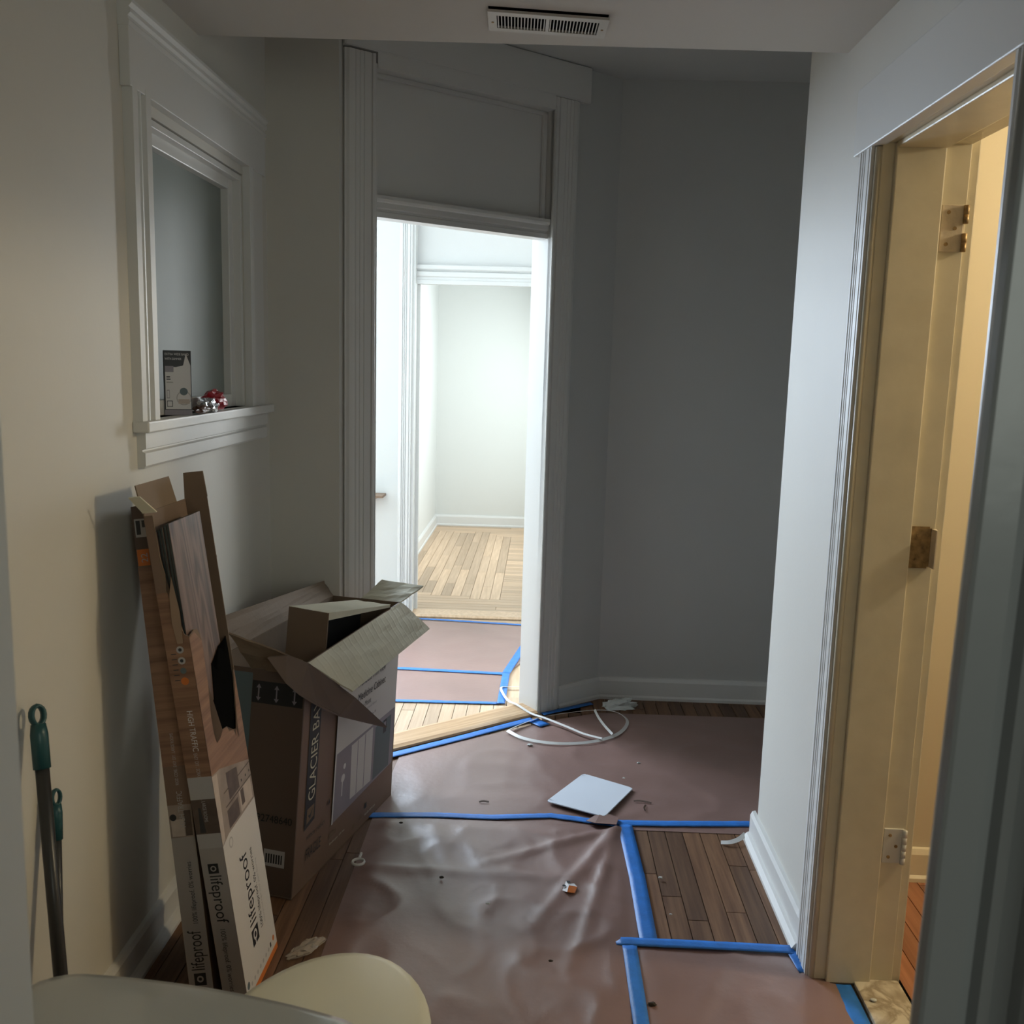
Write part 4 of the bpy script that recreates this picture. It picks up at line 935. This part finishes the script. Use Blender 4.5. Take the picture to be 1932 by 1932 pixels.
loft('ring', [[(-.497+(.0175+.0035*math.cos(b))*math.cos(a), 2.605+(.0175+.0035*math.cos(b))*math.sin(a), .020+RZ+.0045*math.sin(b)) for b in [k*math.pi/4 for k in range(8)]] for a in [j*2*math.pi/28 for j in range(29)]], 'plastic_white', rg, caps=(False,False))
boxes('tab', [((-.500,2.625,.030),(-.494,2.655,.036))], 'plastic_white', rg, bevel=.001)
wv_ = [(.100,2.535),(.118,2.575),(.135,2.585),(.150,2.545),(.142,2.520),(.120,2.515)]
bm = bmesh.new(); hi=[bm.verts.new((x,y,.012+.005*(i%2))) for i,(x,y) in enumerate(wv_)]; c_=bm.verts.new((.126,2.548,.019))
for i in range(6): f=bm.faces.new((hi[i],hi[(i+1)%6],c_)); f.material_index=[0,0,0,1,1,0][i]
cw = bm_obj('candy_wrapper', bm, ['ink_white','ink_orange']); cw.modifiers.new('t','SOLIDIFY').thickness=.001
tag(cw, 'tiny orange and white sticker scrap on the middle of the brown paper', 'wrapper')
prints('printed_mark', [('ink_black', disc(.112,2.545,.0055,8)), ('ink_black', rect(.120,2.562,.130,2.572))], cw, Matrix.Translation((0,0,.0185)))
pc = ribbon('plastic_curl', [(.622,2.862,.006),(.650,2.858,.010),(.680,2.873,.013),(.702,2.897,.015),(.712,2.917,.012)], .016, .0012, .3, 'plastic_white')
tag(pc, 'curled white peel strip on the bare boards by the right baseboard', 'peel strip')
fm = blob('plastic_film','film',None,Matrix.Translation((-.555,2.215,.010)) @ Matrix.Rotation(.9,4,'Z'),9,(.050,.022,.014),.55,3,1.6,-.008)
tag(fm, 'crumpled clear plastic film on the dark boards beside the paper', 'film')
for i,(p,L,a,lab) in enumerate((((.368,3.125),.062,-.2,'thin dark wood splinter on the paper right of the white board, farther one'),((.400,3.055),.040,1.4,'short dark bent shaving above the blue tape right of the white board'),((-.168,3.07),.034,.05,'dark sliver on the paper left of the white board'))):
    o = ribbon('wood_shaving', [(0,0,.006),(L*.4,.004,.008),(L,.0,.007)], .006, .0015, .4, 'box_dark'); o.matrix_basis = Matrix.Translation((p[0],p[1],.004)) @ Matrix.Rotation(a,4,'Z')
    tag(o, lab, 'shaving')
for i,(p,s_,lab) in enumerate((((.001,3.590),.011,'white paint chip just left of the strap loop'),((.419,3.455),.007,'white paint chip in the dark area beyond the white board'),((.350,3.313),.006,'white paint chip just beyond the right corner of the white board'),((-.102,2.432),.006,'pale speck near the middle of the big brown paper sheet'),((.43,1.99),.006,'pale paint chip on the small paper sheet by the side doorway'),((.40,2.63),.007,'white crumb on the bare boards beside the long blue tape'),((.405,2.44),.004,'tiny white crumb on the bare boards near the front tape'),((.845,2.10),.008,'white paint crumb on the marble sill'))):
    o = blob('paint_chip','tissue',None,Matrix.Translation((*p,.016 if i == 7 else .008 if i != 3 else .022)),20+i,(s_,s_*.7,s_*.4),.5,2,2.0,-s_*.3)
    tag(o, lab, 'paint chip')
for i,(p,s_,lab) in enumerate((((.31,2.06),.010,'brown dirt crumb on the small paper sheet beside the tape'),((-.245,2.56),.007,'dark dirt crumb left of centre on the big brown paper sheet'),((.07,2.19),.006,'dark dirt crumb low on the big brown paper sheet'),((-.41,2.88),.006,'dark dirt crumb on the paper beside the big box'))):
    o = blob('dirt_crumb','grime',None,Matrix.Translation((*p,.007 if i == 0 else .020)),40+i,(s_,s_*.6,s_*.5),.5,2,2.0,-s_*.4)
    tag(o, lab, 'dirt crumb')
# brown shelf end far left inside the doorway
sh = tag(empty('wall_shelf', (-1.12,5.42,.70)), 'brown wooden shelf end on the inner room wall left of the second doorway', 'shelf')
boxes('shelf_board', [((-1.36,5.375,.722),(-.890,5.498,.736))], 'kraft', sh, bevel=.002)
prism('bracket', [(-1.30,.722),(-.905,.722),(-.96,.700),(-1.05,.60),(-1.30,.60)], .018, 'kraft', sh, frame((0,5.46,0), V((1,0,0)), Z1, V((0,-1,0))))
